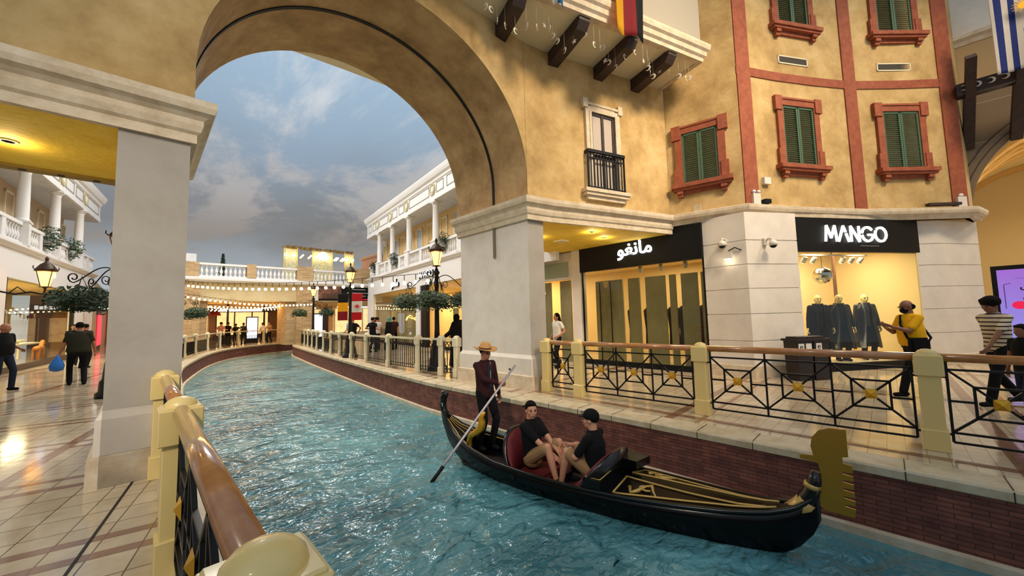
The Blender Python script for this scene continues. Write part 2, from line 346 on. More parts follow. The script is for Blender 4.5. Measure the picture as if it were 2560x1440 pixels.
def frame(o, xdir, zdir=(0, 0, 1)):
    # matrix with local x along xdir, local y up (zdir), local z = outward (x cross up)
    x = Vector(xdir).normalized(); y = Vector(zdir).normalized(); z = x.cross(y)
    return Matrix(((x.x, y.x, z.x, o[0]), (x.y, y.y, z.y, o[1]), (x.z, y.z, z.z, o[2]), (0, 0, 0, 1)))
# ================================================================ the setting
EL = [(.5, -6), (.5, 8.2), (.75, 12), (1.02, 17.6), (1.55, 20.6), (2.5, 25), (3.7, 28.3), (5.1, 30.2), (7.4, 31.9), (11, 33.4), (20, 35.5)]
ER = [(5.2, -9), (5.2, 4.85), (5.05, 4.85), (5.05, 8.0), (5.25, 10.5), (5.5, 13.2), (5.8, 16), (6.2, 20), (6.75, 24.5), (7.2, 28.2), (8.0, 29.4), (12, 31.2), (20, 33.2)]
def smooth(path, it=2, keep=()):
    for _ in range(it):
        q = [path[0]]
        for i in range(len(path)-1):
            a, b = path[i], path[i+1]
            q += [(a[0]*.75+b[0]*.25, a[1]*.75+b[1]*.25), (a[0]*.25+b[0]*.75, a[1]*.25+b[1]*.75)]
        path = q+[path[-1]]
    return path
ELs = EL[:2]+smooth(EL[2:], 2)
ERs = ER[:4]+smooth(ER[4:], 2)
def offset(path, d):  # to the left of travel for d > 0
    out = []
    for i, p in enumerate(path):
        a = path[max(0, i-1)]; b = path[min(len(path)-1, i+1)]; dx, dy = b[0]-a[0], b[1]-a[1]; l = math.hypot(dx, dy) or 1
        out.append((p[0]-dy/l*d, p[1]+dx/l*d))
    return out
b = B(); b.prism(ELs+[(20, 60), (-30, 60), (-30, -6)], -.5, 0)
o = struct('floor', b, FLOOR_L); o.location.z = -.5
b = B(); b.prism([(30, 33.2)]+ERs[::-1]+[(30, -9)], -.5, 0); struct('floor', b, FLOOR)
def strip(name, path, z0, z1, m, side, out=0.0):
    b = B(); uvl = b.bm.loops.layers.uv.new('UVMap'); d = 0
    pts = offset(path, out*side) if out else path
    for i in range(len(pts)-1):
        l = math.hypot(pts[i+1][0]-pts[i][0], pts[i+1][1]-pts[i][1])
        vs = [b.bm.verts.new((pts[j][0], pts[j][1], z)) for j, z in ((i, z0), (i+1, z0), (i+1, z1), (i, z1))]
        f = b.bm.faces.new(vs)
        for lp, uv in zip(f.loops, ((d, z0), (d+l, z0), (d+l, z1), (d, z1))): lp[uvl].uv = uv
        d += l
    return struct(name, b, m)
strip('wall_left', ELs, -1.3, -.10, BRICK, 1, out=-.015)
strip('wall_right', ERs, -1.3, -.10, BRICK, 1, out=.015)
for path, sd in ((ELs, 1), (ERs, -1)):
    b = B(); b.sweep([(-.02, -.10), (-.045, -.085), (-.045, -.015), (-.03, .004), (.33, .004), (.33, -.12)], path, side=sd)
    struct('trim_%d' % (1 if sd == 1 else 2), b, COPING)
    b = B(); b.sweep([(0, -.62), (-.09, -.625), (-.09, -.9), (0, -.9)], path, side=sd)
    struct('trim_%d' % (3 if sd == 1 else 4), b, STONE)
b = B(); b.plate([(.03, 5.62, .001), (.05, 5.62, .001), (-.66, 1.4, .001), (-.68, 1.4, .001)], (0, 0, .003)); struct('trim_45', b, IRON)
# coping joints
for path, sd, nm in ((ERs, -1, 5),):
    b = B(); d = 0; nxt = .3
    for i in range(len(path)-1):
        a, c = Vector(path[i]), Vector(path[i+1]); l = (c-a).length
        if l < .3: continue
        t = (c-a)/l; n_ = Vector((t.y, -t.x))
        k = .3
        while k < l and a.y+t.y*k < 22:
            p = a+t*k; b.box((p.x+n_.x*.16, p.y+n_.y*.16, .0055), (.38, .008, .004), math.atan2(n_.y, n_.x)); b.box((p.x-n_.x*.046, p.y-n_.y*.046, -.05), (.004, .008, .09), math.atan2(n_.y, n_.x)); k += .62
    struct('trim_%d' % nm, b, DWOOD)
# canal water: a rippled sheet between the walls
b = B(); NX, NY = 70, 150
def edge_x(path, y):
    for a, c in zip(path, path[1:]):
        if a[1] <= y <= c[1] and c[1] > a[1]: return a[0]+(c[0]-a[0])*(y-a[1])/(c[1]-a[1])
    return path[-1][0]
vs = {}
for j in range(NY+1):
    y = -5.9+(j/NY)**1.5*37.6
    for i in range(NX+1):
        xa, xb = edge_x(ELs, y)+.07, min(edge_x(ERs, y) if y < 33 else 20, 19)-.08
        x = xa+i/NX*(xb-xa)
        z = -.70+.012*noise.noise(Vector((x*.9, y*.9, 0)))+.010*noise.noise(Vector((x*2.6, y*2.6, 3)))*max(0, 1-y/20)
        vs[i, j] = b.bm.verts.new((x, y, z))
for j in range(NY):
    for i in range(NX):
        f = b.bm.faces.new((vs[i, j], vs[i+1, j], vs[i+1, j+1], vs[i, j+1])); f.smooth = True
o = b.obj('canal_water', WATER); tag(o, 'rippling turquoise water filling the canal between the brick walls', 'water', kind='stuff')

# ---------------- arch wall
ARC_X0, ARC_X1, ARC_Z, ARC_B, ARC_XC, ARC_A = .36, 5.8, 4.57, 2.46, 3.08, 2.72
RW = [(5.8, 5.27), (6.4, 5.13), (7.1, 4.87), (9.92, 3.89)]     # slanted wall to the right of the arch
def front_y(x):
    if x <= 5.8: return 5.49-.04*x
    for a, c in zip(RW, RW[1:]):
        if x <= c[0]+1e-6: return a[1]+(c[1]-a[1])*(x-a[0])/(c[0]-a[0])
    return 3.89
def back_y(x): return 7.78
TOPZ = 13.5
def arc(x): return ARC_Z+ARC_B*math.sqrt(max(0, 1-((x-ARC_XC)/ARC_A)**2))
b = B(); samples = [(-9, 3.62, 1), (-.23, 3.62, 1), (ARC_X0, 3.62, 1)]
for k in range(49):
    th = math.pi*(1-k/48); samples.append((ARC_XC+ARC_A*math.cos(th), ARC_Z+ARC_B*math.sin(th), 0))
samples += [(5.8, 3.62, 2)]+[(p[0], 3.62, 2) for p in RW[1:]]
F = []
for (x, zl, _) in samples:
    F.append([b.bm.verts.new(v) for v in ((x, front_y(x), zl), (x, front_y(x), TOPZ), (x, back_y(x), zl), (x, back_y(x), TOPZ))])
for k in range(len(F)-1):
    p, q = F[k], F[k+1]
    if abs(samples[k][0]-samples[k+1][0]) > 1e-4:
        b.bm.faces.new((p[0], q[0], q[1], p[1])); b.bm.faces.new((q[2], p[2], p[3], q[3])); b.bm.faces.new((p[1], q[1], q[3], p[3]))
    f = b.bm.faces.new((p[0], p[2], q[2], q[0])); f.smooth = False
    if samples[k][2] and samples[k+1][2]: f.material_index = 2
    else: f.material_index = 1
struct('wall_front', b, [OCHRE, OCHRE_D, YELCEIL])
# expansion joint that follows the arch and runs down the pier
b = B(); pts = [(5.8-.004, 6.33, 2.85+i*.1) for i in range(17)]
pts = [(5.795, 6.33, ARC_Z-.5), (5.795, 6.33, ARC_Z)]+[(ARC_XC+(ARC_A-.005)*math.cos(math.pi*k/60), 6.33+.002*k, ARC_Z+(ARC_B-.005)*math.sin(math.pi*k/60)) for k in range(1, 60)]
for a, c in zip(pts, pts[1:]):
    w = .035; n_ = Vector((ARC_XC-a[0], 0, ARC_Z-a[2])).normalized()*.012
    b.plate([(a[0], a[1]-w, a[2]), (a[0], a[1]+w, a[2]), (c[0], c[1]+w, c[2]), (c[0], c[1]-w, c[2])], n_)
struct('trim_6', b, MBLACK)
b = B(); b.box2((5.765, 6.30, 2.9), (5.80, 6.36, 3.66)); struct('trim_7', b, mat('grey_sealant', (120, 108, 88), .7))
# piers: pale shaft, skirting step, stone plinth
def pier(name, pts, h):
    b = B(); cx = sum(p[0] for p in pts)/len(pts); cy = sum(p[1] for p in pts)/len(pts)
    b.sweep([(0, .60), (0, h), (-.1, h), (-.1, .60)], pts+[pts[0], pts[1]], side=-1)
    b.sweep([(0, .72), (.045, .64), (.05, .30), (-.1, .30), (-.1, .72)], pts+[pts[0], pts[1]], side=-1)
    o = struct(name, b, WHITE)
    b = B(); b.sweep([(.055, .30), (.085, .285), (.09, 0), (-.1, 0), (-.1, .30)], pts+[pts[0], pts[1]], side=-1)
    struct('plinth', b, STONE, o)
pier('wall_left', [(-.23, 5.50), (.34, 5.48), (.34, 7.72), (-.23, 7.72)], 3.64)
pier('wall_right', [(5.82, 5.30), (6.24, 5.22), (6.24, 7.66), (5.82, 7.66)], 3.64)
CORN = [(.02, 3.60), (.05, 3.60), (.05, 3.70), (.08, 3.73), (.10, 3.80), (.10, 3.86), (.14, 3.90), (.19, 3.93), (.21, 3.99), (.21, 4.06), (.17, 4.08), (-.02, 4.08), (-.02, 3.60)]
b = B(); b.sweep(CORN, [(-9, 5.85), (.34, 5.48), (.345, 7.78), (-.25, 7.79)], side=-1); struct('trim_8', b, STONE)
# ---------------- curved bay building
BAY = [(9.95, 3.87), (10.25, 2.22), (11.3, 1.62), (12.3, .98), (13.3, .28), (14.3, -.68), (15.28, -1.72), (16.2, -1.9)]
b = B(); b.sweep(CORN, [(5.9, 7.78), (5.80, 7.7), (5.80, 5.27)]+RW[1:3]+[(9.92, 3.89)], side=-1)
struct('trim_9', b, STONE)
b = B(); b.sweep([(.02, 3.80), (.06, 3.80), (.08, 3.86), (.12, 3.90), (.17, 3.93), (.19, 3.99), (.19, 4.06), (.15, 4.08), (-.1, 4.08), (-.1, 3.80)], [(9.9, 3.95), (10.25, 2.22)]+BAY[2:7]+[(16.1, -1.95)], side=-1); struct('trim_39', b, STONE)
def inset(path, d): return offset(path, d)
b = B(); b.sweep([(0, 3.8), (0, TOPZ), (-.3, TOPZ), (-.3, 3.8)], [(9.86, 4.4)]+BAY, side=-1); struct('wall_bay', b, OCHRE)
def on(path, x):
    for a, c in zip(path, path[1:]):
        if a[0] <= x <= c[0] and c[0] > a[0]:
            t = (x-a[0])/(c[0]-a[0]); return Vector((x, a[1]+(c[1]-a[1])*t, 0)), Vector((c[0]-a[0], c[1]-a[1], 0)).normalized()
# terracotta timbering
def band_v(x0, x1, n):
    p, d = on(BAY[1:], x0); q, _ = on(BAY[1:], x1); b = B(); nn = Vector((d.y, -d.x, 0))*.03
    b.plate([p+Vector((0, 0, 4.08)), q+Vector((0, 0, 4.08)), q+Vector((0, 0, TOPZ)), p+Vector((0, 0, TOPZ))], nn); struct('trim_%d' % n, b, TERRA)
band_v(10.26, 10.62, 10); band_v(13.15, 13.42, 11); band_v(15.0, 15.27, 12)
b = B(); b.sweep([(0, 7.40), (.025, 7.40), (.025, 7.62), (0, 7.62)], BAY[1:7], side=-1); struct('trim_13', b, TERRA)

# shuttered window: local x across, z up, outward = -y side
def shuttered(name, c, d, w, h, n):
    """c = centre of the shutters' bottom, on the wall; d = wall direction; w, h = opening"""
    nn = Vector((d.y, -d.x, 0)); ang = math.atan2(d.y, d.x)
    root = thing(name, c, None, None, rz=ang); root['kind'] = 'structure'
    def P(b, x0, x1, z0, z1, t, t0=0): b.box2((x0, -t, z0), (x1, -t0, z1))
    b = B(); e = .17
    P(b, -w/2-e, -w/2, 0, h+e, .07); P(b, w/2, w/2+e, 0, h+e, .07); P(b, -w/2, w/2, h, h+e, .07)
    for sx in (-1, 1):
        P(b, sx*(w/2+e+.07), sx*(w/2+.03), h-.14, h+e+.06, .10)
        P(b, sx*(w/2+e+.05), sx*(w/2+.05), 0, .42, .09)
    P(b, -w/2-e-.03, w/2+e+.03, h+e-.02, h+e+.03, .09)
    b.obj('window_frame', TERRA, root, local=True)
    b = B(); P(b, -w/2-e-.12, w/2+e+.12, -.10, 0, .20); P(b, -w/2-e-.08, w/2+e+.08, -.16, -.10, .16); P(b, -w/2-e, w/2+e, -.26, -.16, .06)
    b.obj('window_sill', TERRA, root, local=True)
    for sx in (-1, 1):
        b = B(); x = sx*(w/2+e-.08); P(b, x-.07, x+.07, -.25, -.16, .14); P(b, x-.06, x+.06, -.33, -.25, .10); b.obj('bracket', TERRA, root, local=True)
    for sx in (-1, 1):
        x0, x1 = (-w/2, -.005) if sx < 0 else (.005, w/2); b = B()
        P(b, x0, x0+.05, 0, h, .045); P(b, x1-.05, x1, 0, h, .045); P(b, x0, x1, 0, .06, .045); P(b, x0, x1, h-.06, h, .045)
        k = int((h-.12)/.055)
        for i in range(k):
            z = .08+(h-.14)*i/k; M_ = Matrix.Translation(((x0+x1)/2, -.025, z+.015)) @ Matrix.Rotation(math.radians(38), 4, 'X')
            b.box(None, (x1-x0-.09, .05, .008), m=M_)
        b.obj('shutter', GREEN, root, local=True)
    return root
def on_bay(x, z): p, d = on(BAY[1:], x); return Vector((p.x, p.y, z)), d
p0 = Vector((9.98, 3.08, 4.92)); d0 = (Vector((10.25, 2.22, 0))-Vector((9.95, 3.87, 0))).normalized()
p0 = Vector((9.95, 3.87, 0))+d0*.78; p0.z = 4.86
shuttered('window_1', p0, d0, .82, 1.36, 1)
for i, (x, z) in enumerate(((11.83, 5.16), (14.22, 5.16), (11.92, 8.92), (14.3, 8.92))):
    c, d = on_bay(x, z); shuttered('window_%d' % (i+2), c, d, .98, 1.58, 2)
# air vents, emergency lights
for i, (x, nm) in enumerate(((11.85, 'white framed air grille on the ochre bay, left one under the upper shutters'), (14.22, 'white framed air grille on the ochre bay, right one under the upper shutters'))):
    c, d = on_bay(x, 7.9); t = thing('air_vent', c, nm, 'vent', rz=math.atan2(d.y, d.x))
    b = B(); b.box2((-.47, -.02, 0), (.47, 0, .03)); b.box2((-.47, -.02, .19), (.47, 0, .22)); b.box2((-.47, -.02, 0), (-.44, 0, .22)); b.box2((.44, -.02, 0), (.47, 0, .22)); b.obj('frame', CREAM_W, t, local=True)
    b = B(); b.box2((-.45, -.005, .02), (.45, 0, .2))
    for k in range(9): b.box2((-.44, -.014, .032+k*.018), (.44, -.004, .040+k*.018))
    b.obj('grille', mat('grey_grille', (92, 84, 74), .6), t, local=True)
# juliet window in the slanted wall
dw = (Vector((9.92, 3.89, 0))-Vector((7.1, 4.87, 0))).normalized(); pj = Vector((7.85, front_y(7.85), 4.47))
jw = thing('window_6', pj, None, None, rz=math.atan2(dw.y, dw.x)); jw['kind'] = 'structure'
def PB(b, x0, x1, z0, z1, y0, y1): b.box2((x0, -y1, z0), (x1, -y0, z1)); return b
b = B(); PB(b, -.52, -.36, 0, 2.05, 0, .08); PB(b, .36, .52, 0, 2.05, 0, .08); PB(b, -.36, .36, 1.93, 2.12, 0, .08); PB(b, -.60, -.46, 2.0, 2.22, 0, .11); PB(b, .46, .60, 2.0, 2.22, 0, .11); PB(b, -.46, .46, 2.08, 2.14, 0, .10); PB(b, -.42, -.36, 0, 1.93, 0, .10); PB(b, .36, .42, 0, 1.93, 0, .10)
b.obj('window_surround', STONE, jw, local=True)
b = B(); PB(b, -.68, .68, -.08, 0, 0, .20); PB(b, -.64, .64, -.15, -.08, 0, .16); PB(b, -.56, .56, -.24, -.15, 0, .10); b.obj('window_sill', STONE, jw, local=True)
b = B(); PB(b, -.36, -.30, 0, 1.93, .0, .04); PB(b, .30, .36, 0, 1.93, 0, .04); PB(b, -.035, .035, 0, 1.93, 0, .045); PB(b, -.36, .36, 1.87, 1.93, 0, .04); PB(b, -.36, .36, .0, .1, 0, .04); PB(b, -.36, .36, .80, .90, 0, .04)
b.obj('window_sash', DWOOD, jw, local=True)
b = B(); PB(b, -.36, .36, 0, 1.93, 0, .015); b.obj('pane', mat('blank_pane', (186, 172, 158), .35), jw, local=True)
b = B(); PB(b, -.56, .56, .88, .95, .10, .16); PB(b, -.56, .56, .74, .77, .11, .14); PB(b, -.56, .56, .02, .06, .11, .15); PB(b, -.56, -.53, .02, .95, .10, .14); PB(b, .53, .56, .02, .95, .10, .14)
for k in range(11): PB(b, -.46+.092*k-.012, -.46+.092*k+.012, .04, .92, .115, .135)
PB(b, -.56, -.53, .88, .95, 0, .12); PB(b, .53, .56, .88, .95, 0, .12)
b.obj('balconet_railing', IRON, jw, local=True)

# ---------------- balcony on the wall, above right
bn = Vector((dw.y, -dw.x, 0)); e0 = Vector((9.84, 3.92, 0)); L0 = 7.6
def BP(s, o_, z): p = e0-dw*s+bn*o_; return Vector((p.x, p.y, z))
b = B(); b.plate([BP(0, 0, 7.60), BP(L0, 0, 7.60), BP(L0, 1.25, 7.60), BP(0, 1.25, 7.60)], (0, 0, .08)); struct('wall_balcony_soffit', b, CREAM_W)
pa = [BP(-.02, 0, 0), BP(-.02, 1.25, 0), BP(L0, 1.25, 0)]
b = B(); b.sweep([(0, 7.58), (.02, 7.58), (.03, 7.66), (.08, 7.70), (.09, 7.80), (.14, 7.84), (.16, 7.92), (.16, 7.97), (0, 8.0), (-.1, 8.0), (-.1, 7.58)], [(p.x, p.y) for p in pa], side=1); struct('trim_14', b, STONE)
b = B(); b.sweep([(0, 8.0), (0, 9.6), (-.12, 9.6), (-.12, 8.0)], [(p.x, p.y) for p in pa], side=1); struct('wall_balcony', b, mat('balcony_cream', (164, 155, 138), .8))
for i, s in enumerate((.95, 2.15, 3.45, 4.9)):
    b = B(); w = .13
    prof = [BP(s, 0, 7.60), BP(s, 1.22, 7.60), BP(s, 1.22, 7.50), BP(s, 1.10, 7.36), BP(s, 0, 7.30)]
    b.plate([p-dw*w for p in prof], dw*2*w); o = b.obj('balcony_beam', DWOOD)
    tag(o, ('dark brown wooden beam under the balcony, nearest the shuttered bay', 'dark brown balcony beam, second from the shuttered bay', 'dark brown balcony beam, third from the shuttered bay', 'dark brown balcony beam at the top edge, nearest the arch crown')[i], 'beam', 'beams under the balcony')
# ---------------- soffit slab behind the arch
b = B(); b.plate([(-3, 7.8, 8.0), (-3, 10.3, 8.0), (2.44, 9.56, 8.0), (3.6, 9.42, 8.0), (4.81, 9.31, 8.0), (9, 9.2, 8.0), (9, 7.8, 8.0)], (0, 0, .4)); struct('ceiling', b, CREAM_W)

# ---------------- ground floor of the slanted wall: yellow ceiling, store front, rusticated pillars
def downlight(loc, label, grp=None):
    t = thing('downlight', loc, label, 'downlight', group=grp); b = B(); b.lathe([(.075, -.012), (.075, 0), (.055, 0), (.05, -.012)], n=14); b.obj('rim', CREAM_W, t, local=True); b = B(); b.lathe([(.05, -.006), (.05, -.002)], n=12); b.obj('bulb', SPOTG, t, local=True)
    return t
def ray(px, py): return (CF*FPX + CR*(px-1280) - CU*(py-720)).normalized()
def onv(px, py, P, Q):   # where that line of sight meets the upright plane through P and Q
    P = Vector((P[0], P[1])); Q = Vector((Q[0], Q[1])); n = Vector((-(Q-P).y, (Q-P).x)); d = ray(px, py); t = P.dot(n)/(Vector((d.x, d.y)).dot(n))
    return Vector((0, 0, CAMZ))+d*t
def onz(px, py, z): d = ray(px, py); return Vector((0, 0, CAMZ))+d*((z-CAMZ)/d.z)
# ================================================================ store front under the slanted wall
WARMW = mat('shop_cream_wall', (232, 206, 150), .7)
SHOPFL = mat('shop_floor', (214, 200, 176), .25)
OLIVE = mat('olive_display_panel', (134, 124, 88), .5, var=((124, 114, 78), (144, 134, 98)), vscale=2)
def box_obj(name, a, c, m, parent=None): b = B(); b.box2(a, c); return b.obj(name, m, parent)
SX = 10.05
o = struct('wall_store', B().box2((SX, 3.15, 3.60), (SX+.3, 12.6, 4.3)), STONE)
# shell of the store behind the glass
b = B(); b.box2((14.2, 3.0, 0), (14.3, 12.4, 3.6)); b.box2((SX+.1, 12.3, 0), (14.2, 12.4, 3.6)); b.box2((SX+1.4, 2.95, 0), (14.2, 3.05, 3.6)); struct('wall_store_back', b, WARMW)
struct('ceiling_store', B().box2((SX+.05, 3.0, 3.3), (14.3, 12.4, 3.4)), WARMW)
area('store_ceiling_light', (12.2, 5.2, 3.25), (12.2, 5.2, 0), 2.6, 90, (1, .78, .50)); area('store_ceiling_light', (11.9, 9.6, 3.25), (11.9, 9.6, 0), 2.6, 80, (1, .78, .50))
# sign band
sg = thing('shop_sign', (SX-.12, 5.0, 2.88), 'black shop sign with glowing white Arabic lettering over the olive panelled window', 'sign')
box_obj('panel', (SX-.12, 3.16, 2.88), (SX, 6.84, 3.79), MBLACK, sg)
text_mesh('letters', '\uFEEE\uFED0\uFEE7\uFE8E\uFEE3', .52, SIGNW, sg, frame((SX-.14, 4.95, 3.38), (0, -1, 0)), bold=.008, depth=.02)
struct('window_7', B().box2((SX-.01, 3.18, .14), (SX+.01, 6.84, 2.88)), GLASS)
b = B(); b.box2((SX-.06, 3.16, 0), (SX+.08, 6.84, .14)); struct('baseboard_right', b, MBLACK)
b = B()
for y in (6.82, 3.18): b.box2((SX-.02, y-.02, .14), (SX+.03, y+.02, 2.88))
struct('trim_15', b, IRON)
b = B()
for y in (6.21, 5.84): b.box2((SX-.015, y-.012, .14), (SX+.015, y+.012, 2.5))
struct('trim_16', b, IRON)
struct('wall_column', B().box2((SX-.1, 6.84, 0), (SX+.2, 7.18, 3.62)), WHITE)
GX = 10.75
gaps = [(5.63, 5.82), (5.07, 5.26), (4.35, 4.47), (4.02, 4.17), (3.49, 3.58)]
ys = [6.8]+[v for g in gaps for v in (g[1], g[0])]+[3.2]
wd = thing('window_display', (GX, 5, .0), 'row of tall olive display panels with lit gaps behind the shop glass', 'display')
for a, c in zip(ys[::2], ys[1::2]): box_obj('display_panel', (GX, c, .0), (GX+.06, a, 2.62), OLIVE, wd)
# garments hung behind the gaps
for i, (g, c, nm) in enumerate(((gaps[0], CB, 'black long coat seen through the leftmost lit gap'), (gaps[1], CM, 'dark red and black garment in the second lit gap'), (gaps[2], CB, 'black garment in the middle lit gap'), (gaps[3], CN, 'dark dress in the fourth lit gap of the window'), (gaps[4], CM, 'maroon garment in the lit gap nearest the pillar'))):
    yc = (g[0]+g[1])/2+.16; b = B(); b.lathe([(.10, .45), (.17, .5), (.15, 1.0), (.19, 1.45), (.20, 1.62), (.09, 1.72), (.03, 1.74)], (11.5, yc, 0), n=12, sx=.5)
    tag(b.obj('hanging_garment', c), nm, 'garment', 'garments behind the window panels')
tr_n = ['white track spotlight in the olive panelled window, left one', 'white track spotlight in the olive panelled window, middle one', 'white track spotlight in the olive panelled window, right one']
def spot(loc, d, label, grp, glow=SPOTG):
    t = thing('track_spotlight', loc, label, 'spotlight', group=grp); b = B(); b.tube([Vector(loc), Vector(loc)+Vector((0, 0, .1))], .015, 6); L_ = Vector(loc); dd = Vector(d).normalized(); b.tube([L_-dd*.07, L_+dd*.09], .055, 10); b.obj('lamp_body', WHITE, t)
    b = B(); b.tube([L_+dd*.088, L_+dd*.096], .045, 10); b.obj('bulb', glow, t); return t
for (y, nm) in zip((5.1, 4.48, 3.8), tr_n): spot((10.55, y, 2.85), (.5, .2, -.6), nm, 'track spotlights behind the shop glass')
struct('trim_17', B().box2((10.5, 3.3, 2.94), (10.6, 6.7, 3.3)), WARMW)
b = B(); b.box2((SX-.04, 7.18, 2.72), (SX+.1, 8.9, 3.6)); struct('wall_store_bulkhead', b, WHITE)
b = B(); b.box2((SX-.06, 7.35, 2.8), (SX-.04, 8.7, 3.3)); struct('trim_40', b, mat('grey_green_panel', (150, 158, 134), .5))
# continuation of the store beyond the arch
def ptF(y, off=0):     # point on the right-hand facade line
    return (10.08+off, y) if y < 12.5 else (10.08+.133*(y-12.5)+off, y)
# rusticated pillars of the bay
def rusticated(name, pts, h=3.86):
    b = B(); zs = [.27, .835, 1.46, 2.05, 2.62, 3.19, h]; prof = [(0, zs[0])]
    for z in zs[1:-1]: prof += [(0, z-.012), (-.018, z-.006), (-.018, z+.006), (0, z+.012)]
    prof += [(0, h), (-.2, h), (-.2, zs[0])]
    b.sweep(prof, pts, side=-1); o = struct(name, b, WHITE)
    b = B(); b.sweep([(.035, 0), (.035, .26), (.01, .28), (-.2, .28), (-.2, 0)], pts, side=-1); struct('plinth', b, STONE, o); return o
rusticated('wall_pillar_left', [(10.3, 3.15), (10.02, 3.15), (9.97, 2.2), (11.16, 1.40), (11.3, 1.60), (11.9, 2.1)])
rusticated('wall_pillar_right', [(14.72, -.48), (14.58, -.66), (14.93, -1.10), (16.2, -1.92), (17.6, -1.75)])
MW0 = Vector((11.28, 1.54, 0)); MW1 = Vector((14.56, -.66, 0)); md = (MW1-MW0).normalized(); mn = Vector((-md.y, md.x, 0))   # mn points into the shop
def mw(s, o_, z): p = MW0+md*s+mn*o_; return Vector((p.x, p.y, z))
ang = math.atan2(md.y, md.x); WL = (MW1-MW0).length
def mbox(b, s0, s1, o0, o1, z0, z1):
    b.plate([mw(s0, o0, z0), mw(s1, o0, z0), mw(s1, o1, z0), mw(s0, o1, z0)], (0, 0, z1-z0)); return b
sg = thing('shop_sign', mw(0, -.08, 2.95), 'black shop sign with glowing white MANGO letters above the mannequin window', 'sign', rz=ang)
mbox(B(), -.02, WL, -.10, .05, 2.95, 3.80).obj('panel', MBLACK, sg)
# MANGO drawn as thick strokes
def stroke(b, pts, w, M_, d=.03):
    for i, (a, c) in enumerate(zip(pts, pts[1:])):
        a = Vector((a[0], a[1])); c = Vector((c[0], c[1])); t = (c-a).normalized()*w/2*(1.0); n = Vector((-t.y, t.x)); e = t*.35
        vs_ = [a-e+n, c+e+n, c+e-n, a-e-n]; b.plate([M_ @ Vector((p.x, p.y, 0)) for p in vs_[::-1]], (M_.to_3x3() @ Vector((0, 0, d))))
def arcp(cx, cy, r, a0, a1, n=14, sx=1): return [(cx+sx*r*math.cos(math.radians(a0+(a1-a0)*i/n)), cy+r*math.sin(math.radians(a0+(a1-a0)*i/n))) for i in range(n+1)]
def mango(M_, h, parent, m, dep=.03):
    s = h; w = .135*h; k = 0
    L_ = [[[(0, 0), (.13, 1), (.45, .22), (.77, 1), (.90, 0)]], [[(1.04, 0), (1.46, 1), (1.62, .62)], [(1.66, .50), (1.86, 0)]], [[(2.06, 0), (2.06, 1), (2.72, 0), (2.72, 1)]],
          [arcp(3.42, .5, .46, 40, 170), arcp(3.42, .5, .46, 190, 355)+[(3.46, .46)]], [arcp(4.52, .5, .46, -35, 130), arcp(4.52, .5, .46, 150, 310)]]
    for ch in L_:
        b = B()
        for st in ch: stroke(b, [((p[0]-2.5)*s, (p[1]-.5)*s) for p in st], w, M_, dep)
        b.obj('letter', m, parent)
mango(frame(mw(1.86, -.12, 3.40), md), .385, sg, SIGNW)
mbox(B(), 2.0, 2.6, -.105, -.10, 3.10, 3.11).obj('letters', mat('dim_sign_line', (150, 150, 150), .6), sg)
mbox(bb := B(), -.1, WL+.1, -.05, .3, 3.80, 3.95); struct('wall_lintel', bb, STONE)
mbox(bb := B(), 0, WL, -.01, .01, .17, 2.95); struct('window_8', bb, GLASS)
mbox(bb := B(), -.05, WL, -.06, .06, 0, .17); struct('baseboard_front', bb, MBLACK)
mbox(bb := B(), 0, WL, .06, 2.6, 0, .15); struct('floor_window_stage', bb, SHOPFL)
mbox(bb := B(), -.2, WL+.2, 2.2, 2.3, .15, 3.5); struct('wall_window_back', bb, WARMW)
mbox(bb := B(), WL, WL+.08, .0, 2.2, .15, 3.5); struct('wall_window_side', bb, WARMW)
mbox(bb := B(), -.1, -.02, .0, 2.2, .15, 3.5); struct('wall_window_side_left', bb, WARMW)
mbox(bb := B(), -.2, WL+.1, .02, 2.3, 3.2, 3.3); struct('ceiling_window', bb, WARMW)
area('shop_window_light', mw(1.2, .75, 3.15), mw(1.3, 1.2, 0), .9, 80, (1, .84, .60))
area('shop_window_light', mw(2.6, .75, 3.15), mw(2.7, 1.2, 0), .8, 70, (1, .84, .60))
mbox(bb := B(), 2.78, 2.84, 1.2, 1.26, .15, 3.2); struct('wall_partition', bb, mat('bronze_strip', (90, 60, 40), .4))
o = mbox(B(), 1.05, 1.55, 2.1, 2.18, .15, 2.45).obj('door_panel', CREAM_W); tag(o, 'pale lit doorway panel behind the mannequins', 'panel')
o = mbox(B(), -.02, .62, 1.3, 1.34, .15, 1.9).obj('display_screen', mat('sage_panel', (150, 156, 128), .4)); tag(o, 'sage grey freestanding panel behind the left mannequin', 'panel')
bt = thing('mirror_ball', mw(1.55, .55, 2.22), 'large silver mirror ball hanging over the left mannequin', 'mirror ball')
MIR = mat('mirror_facets', (220, 214, 200), .06, metal=1)
b = B(); b.sph(mw(1.55, .55, 2.42), .22, 18, m=10)
for f in b.bm.faces: f.smooth = False
b.obj('ball', MIR, bt); b = B(); b.tube([mw(1.55, .55, 2.63), mw(1.55, .55, 3.2)], .006, 5); b.obj('cord', IRON, bt)
for i, (s, nm) in enumerate(((.57, 'white spotlight above the mannequins, leftmost'), (.95, 'white spotlight above the mannequins, second from left'), (1.25, 'white spotlight above the mirror ball'), (2.2, 'white spotlight right of the mirror ball'), (2.5, 'white spotlight above the right mannequin'), (2.8, 'white spotlight above the mannequins, rightmost'))):
    spot(mw(s, .5, 2.84), mn*.6-Vector((0, 0, .8)), nm, 'spotlights above the mannequins')
mbox(bb := B(), .1, 3.0, .47, .53, 2.94, 2.98); struct('trim_18', bb, WHITE)
o = box_obj('speaker_box', mw(2.1, .5, .15), mw(2.1, .5, .15)+Vector((.5, .12, .12)), MBLACK); tag(o, 'low black box on the stage between two mannequins', 'box')

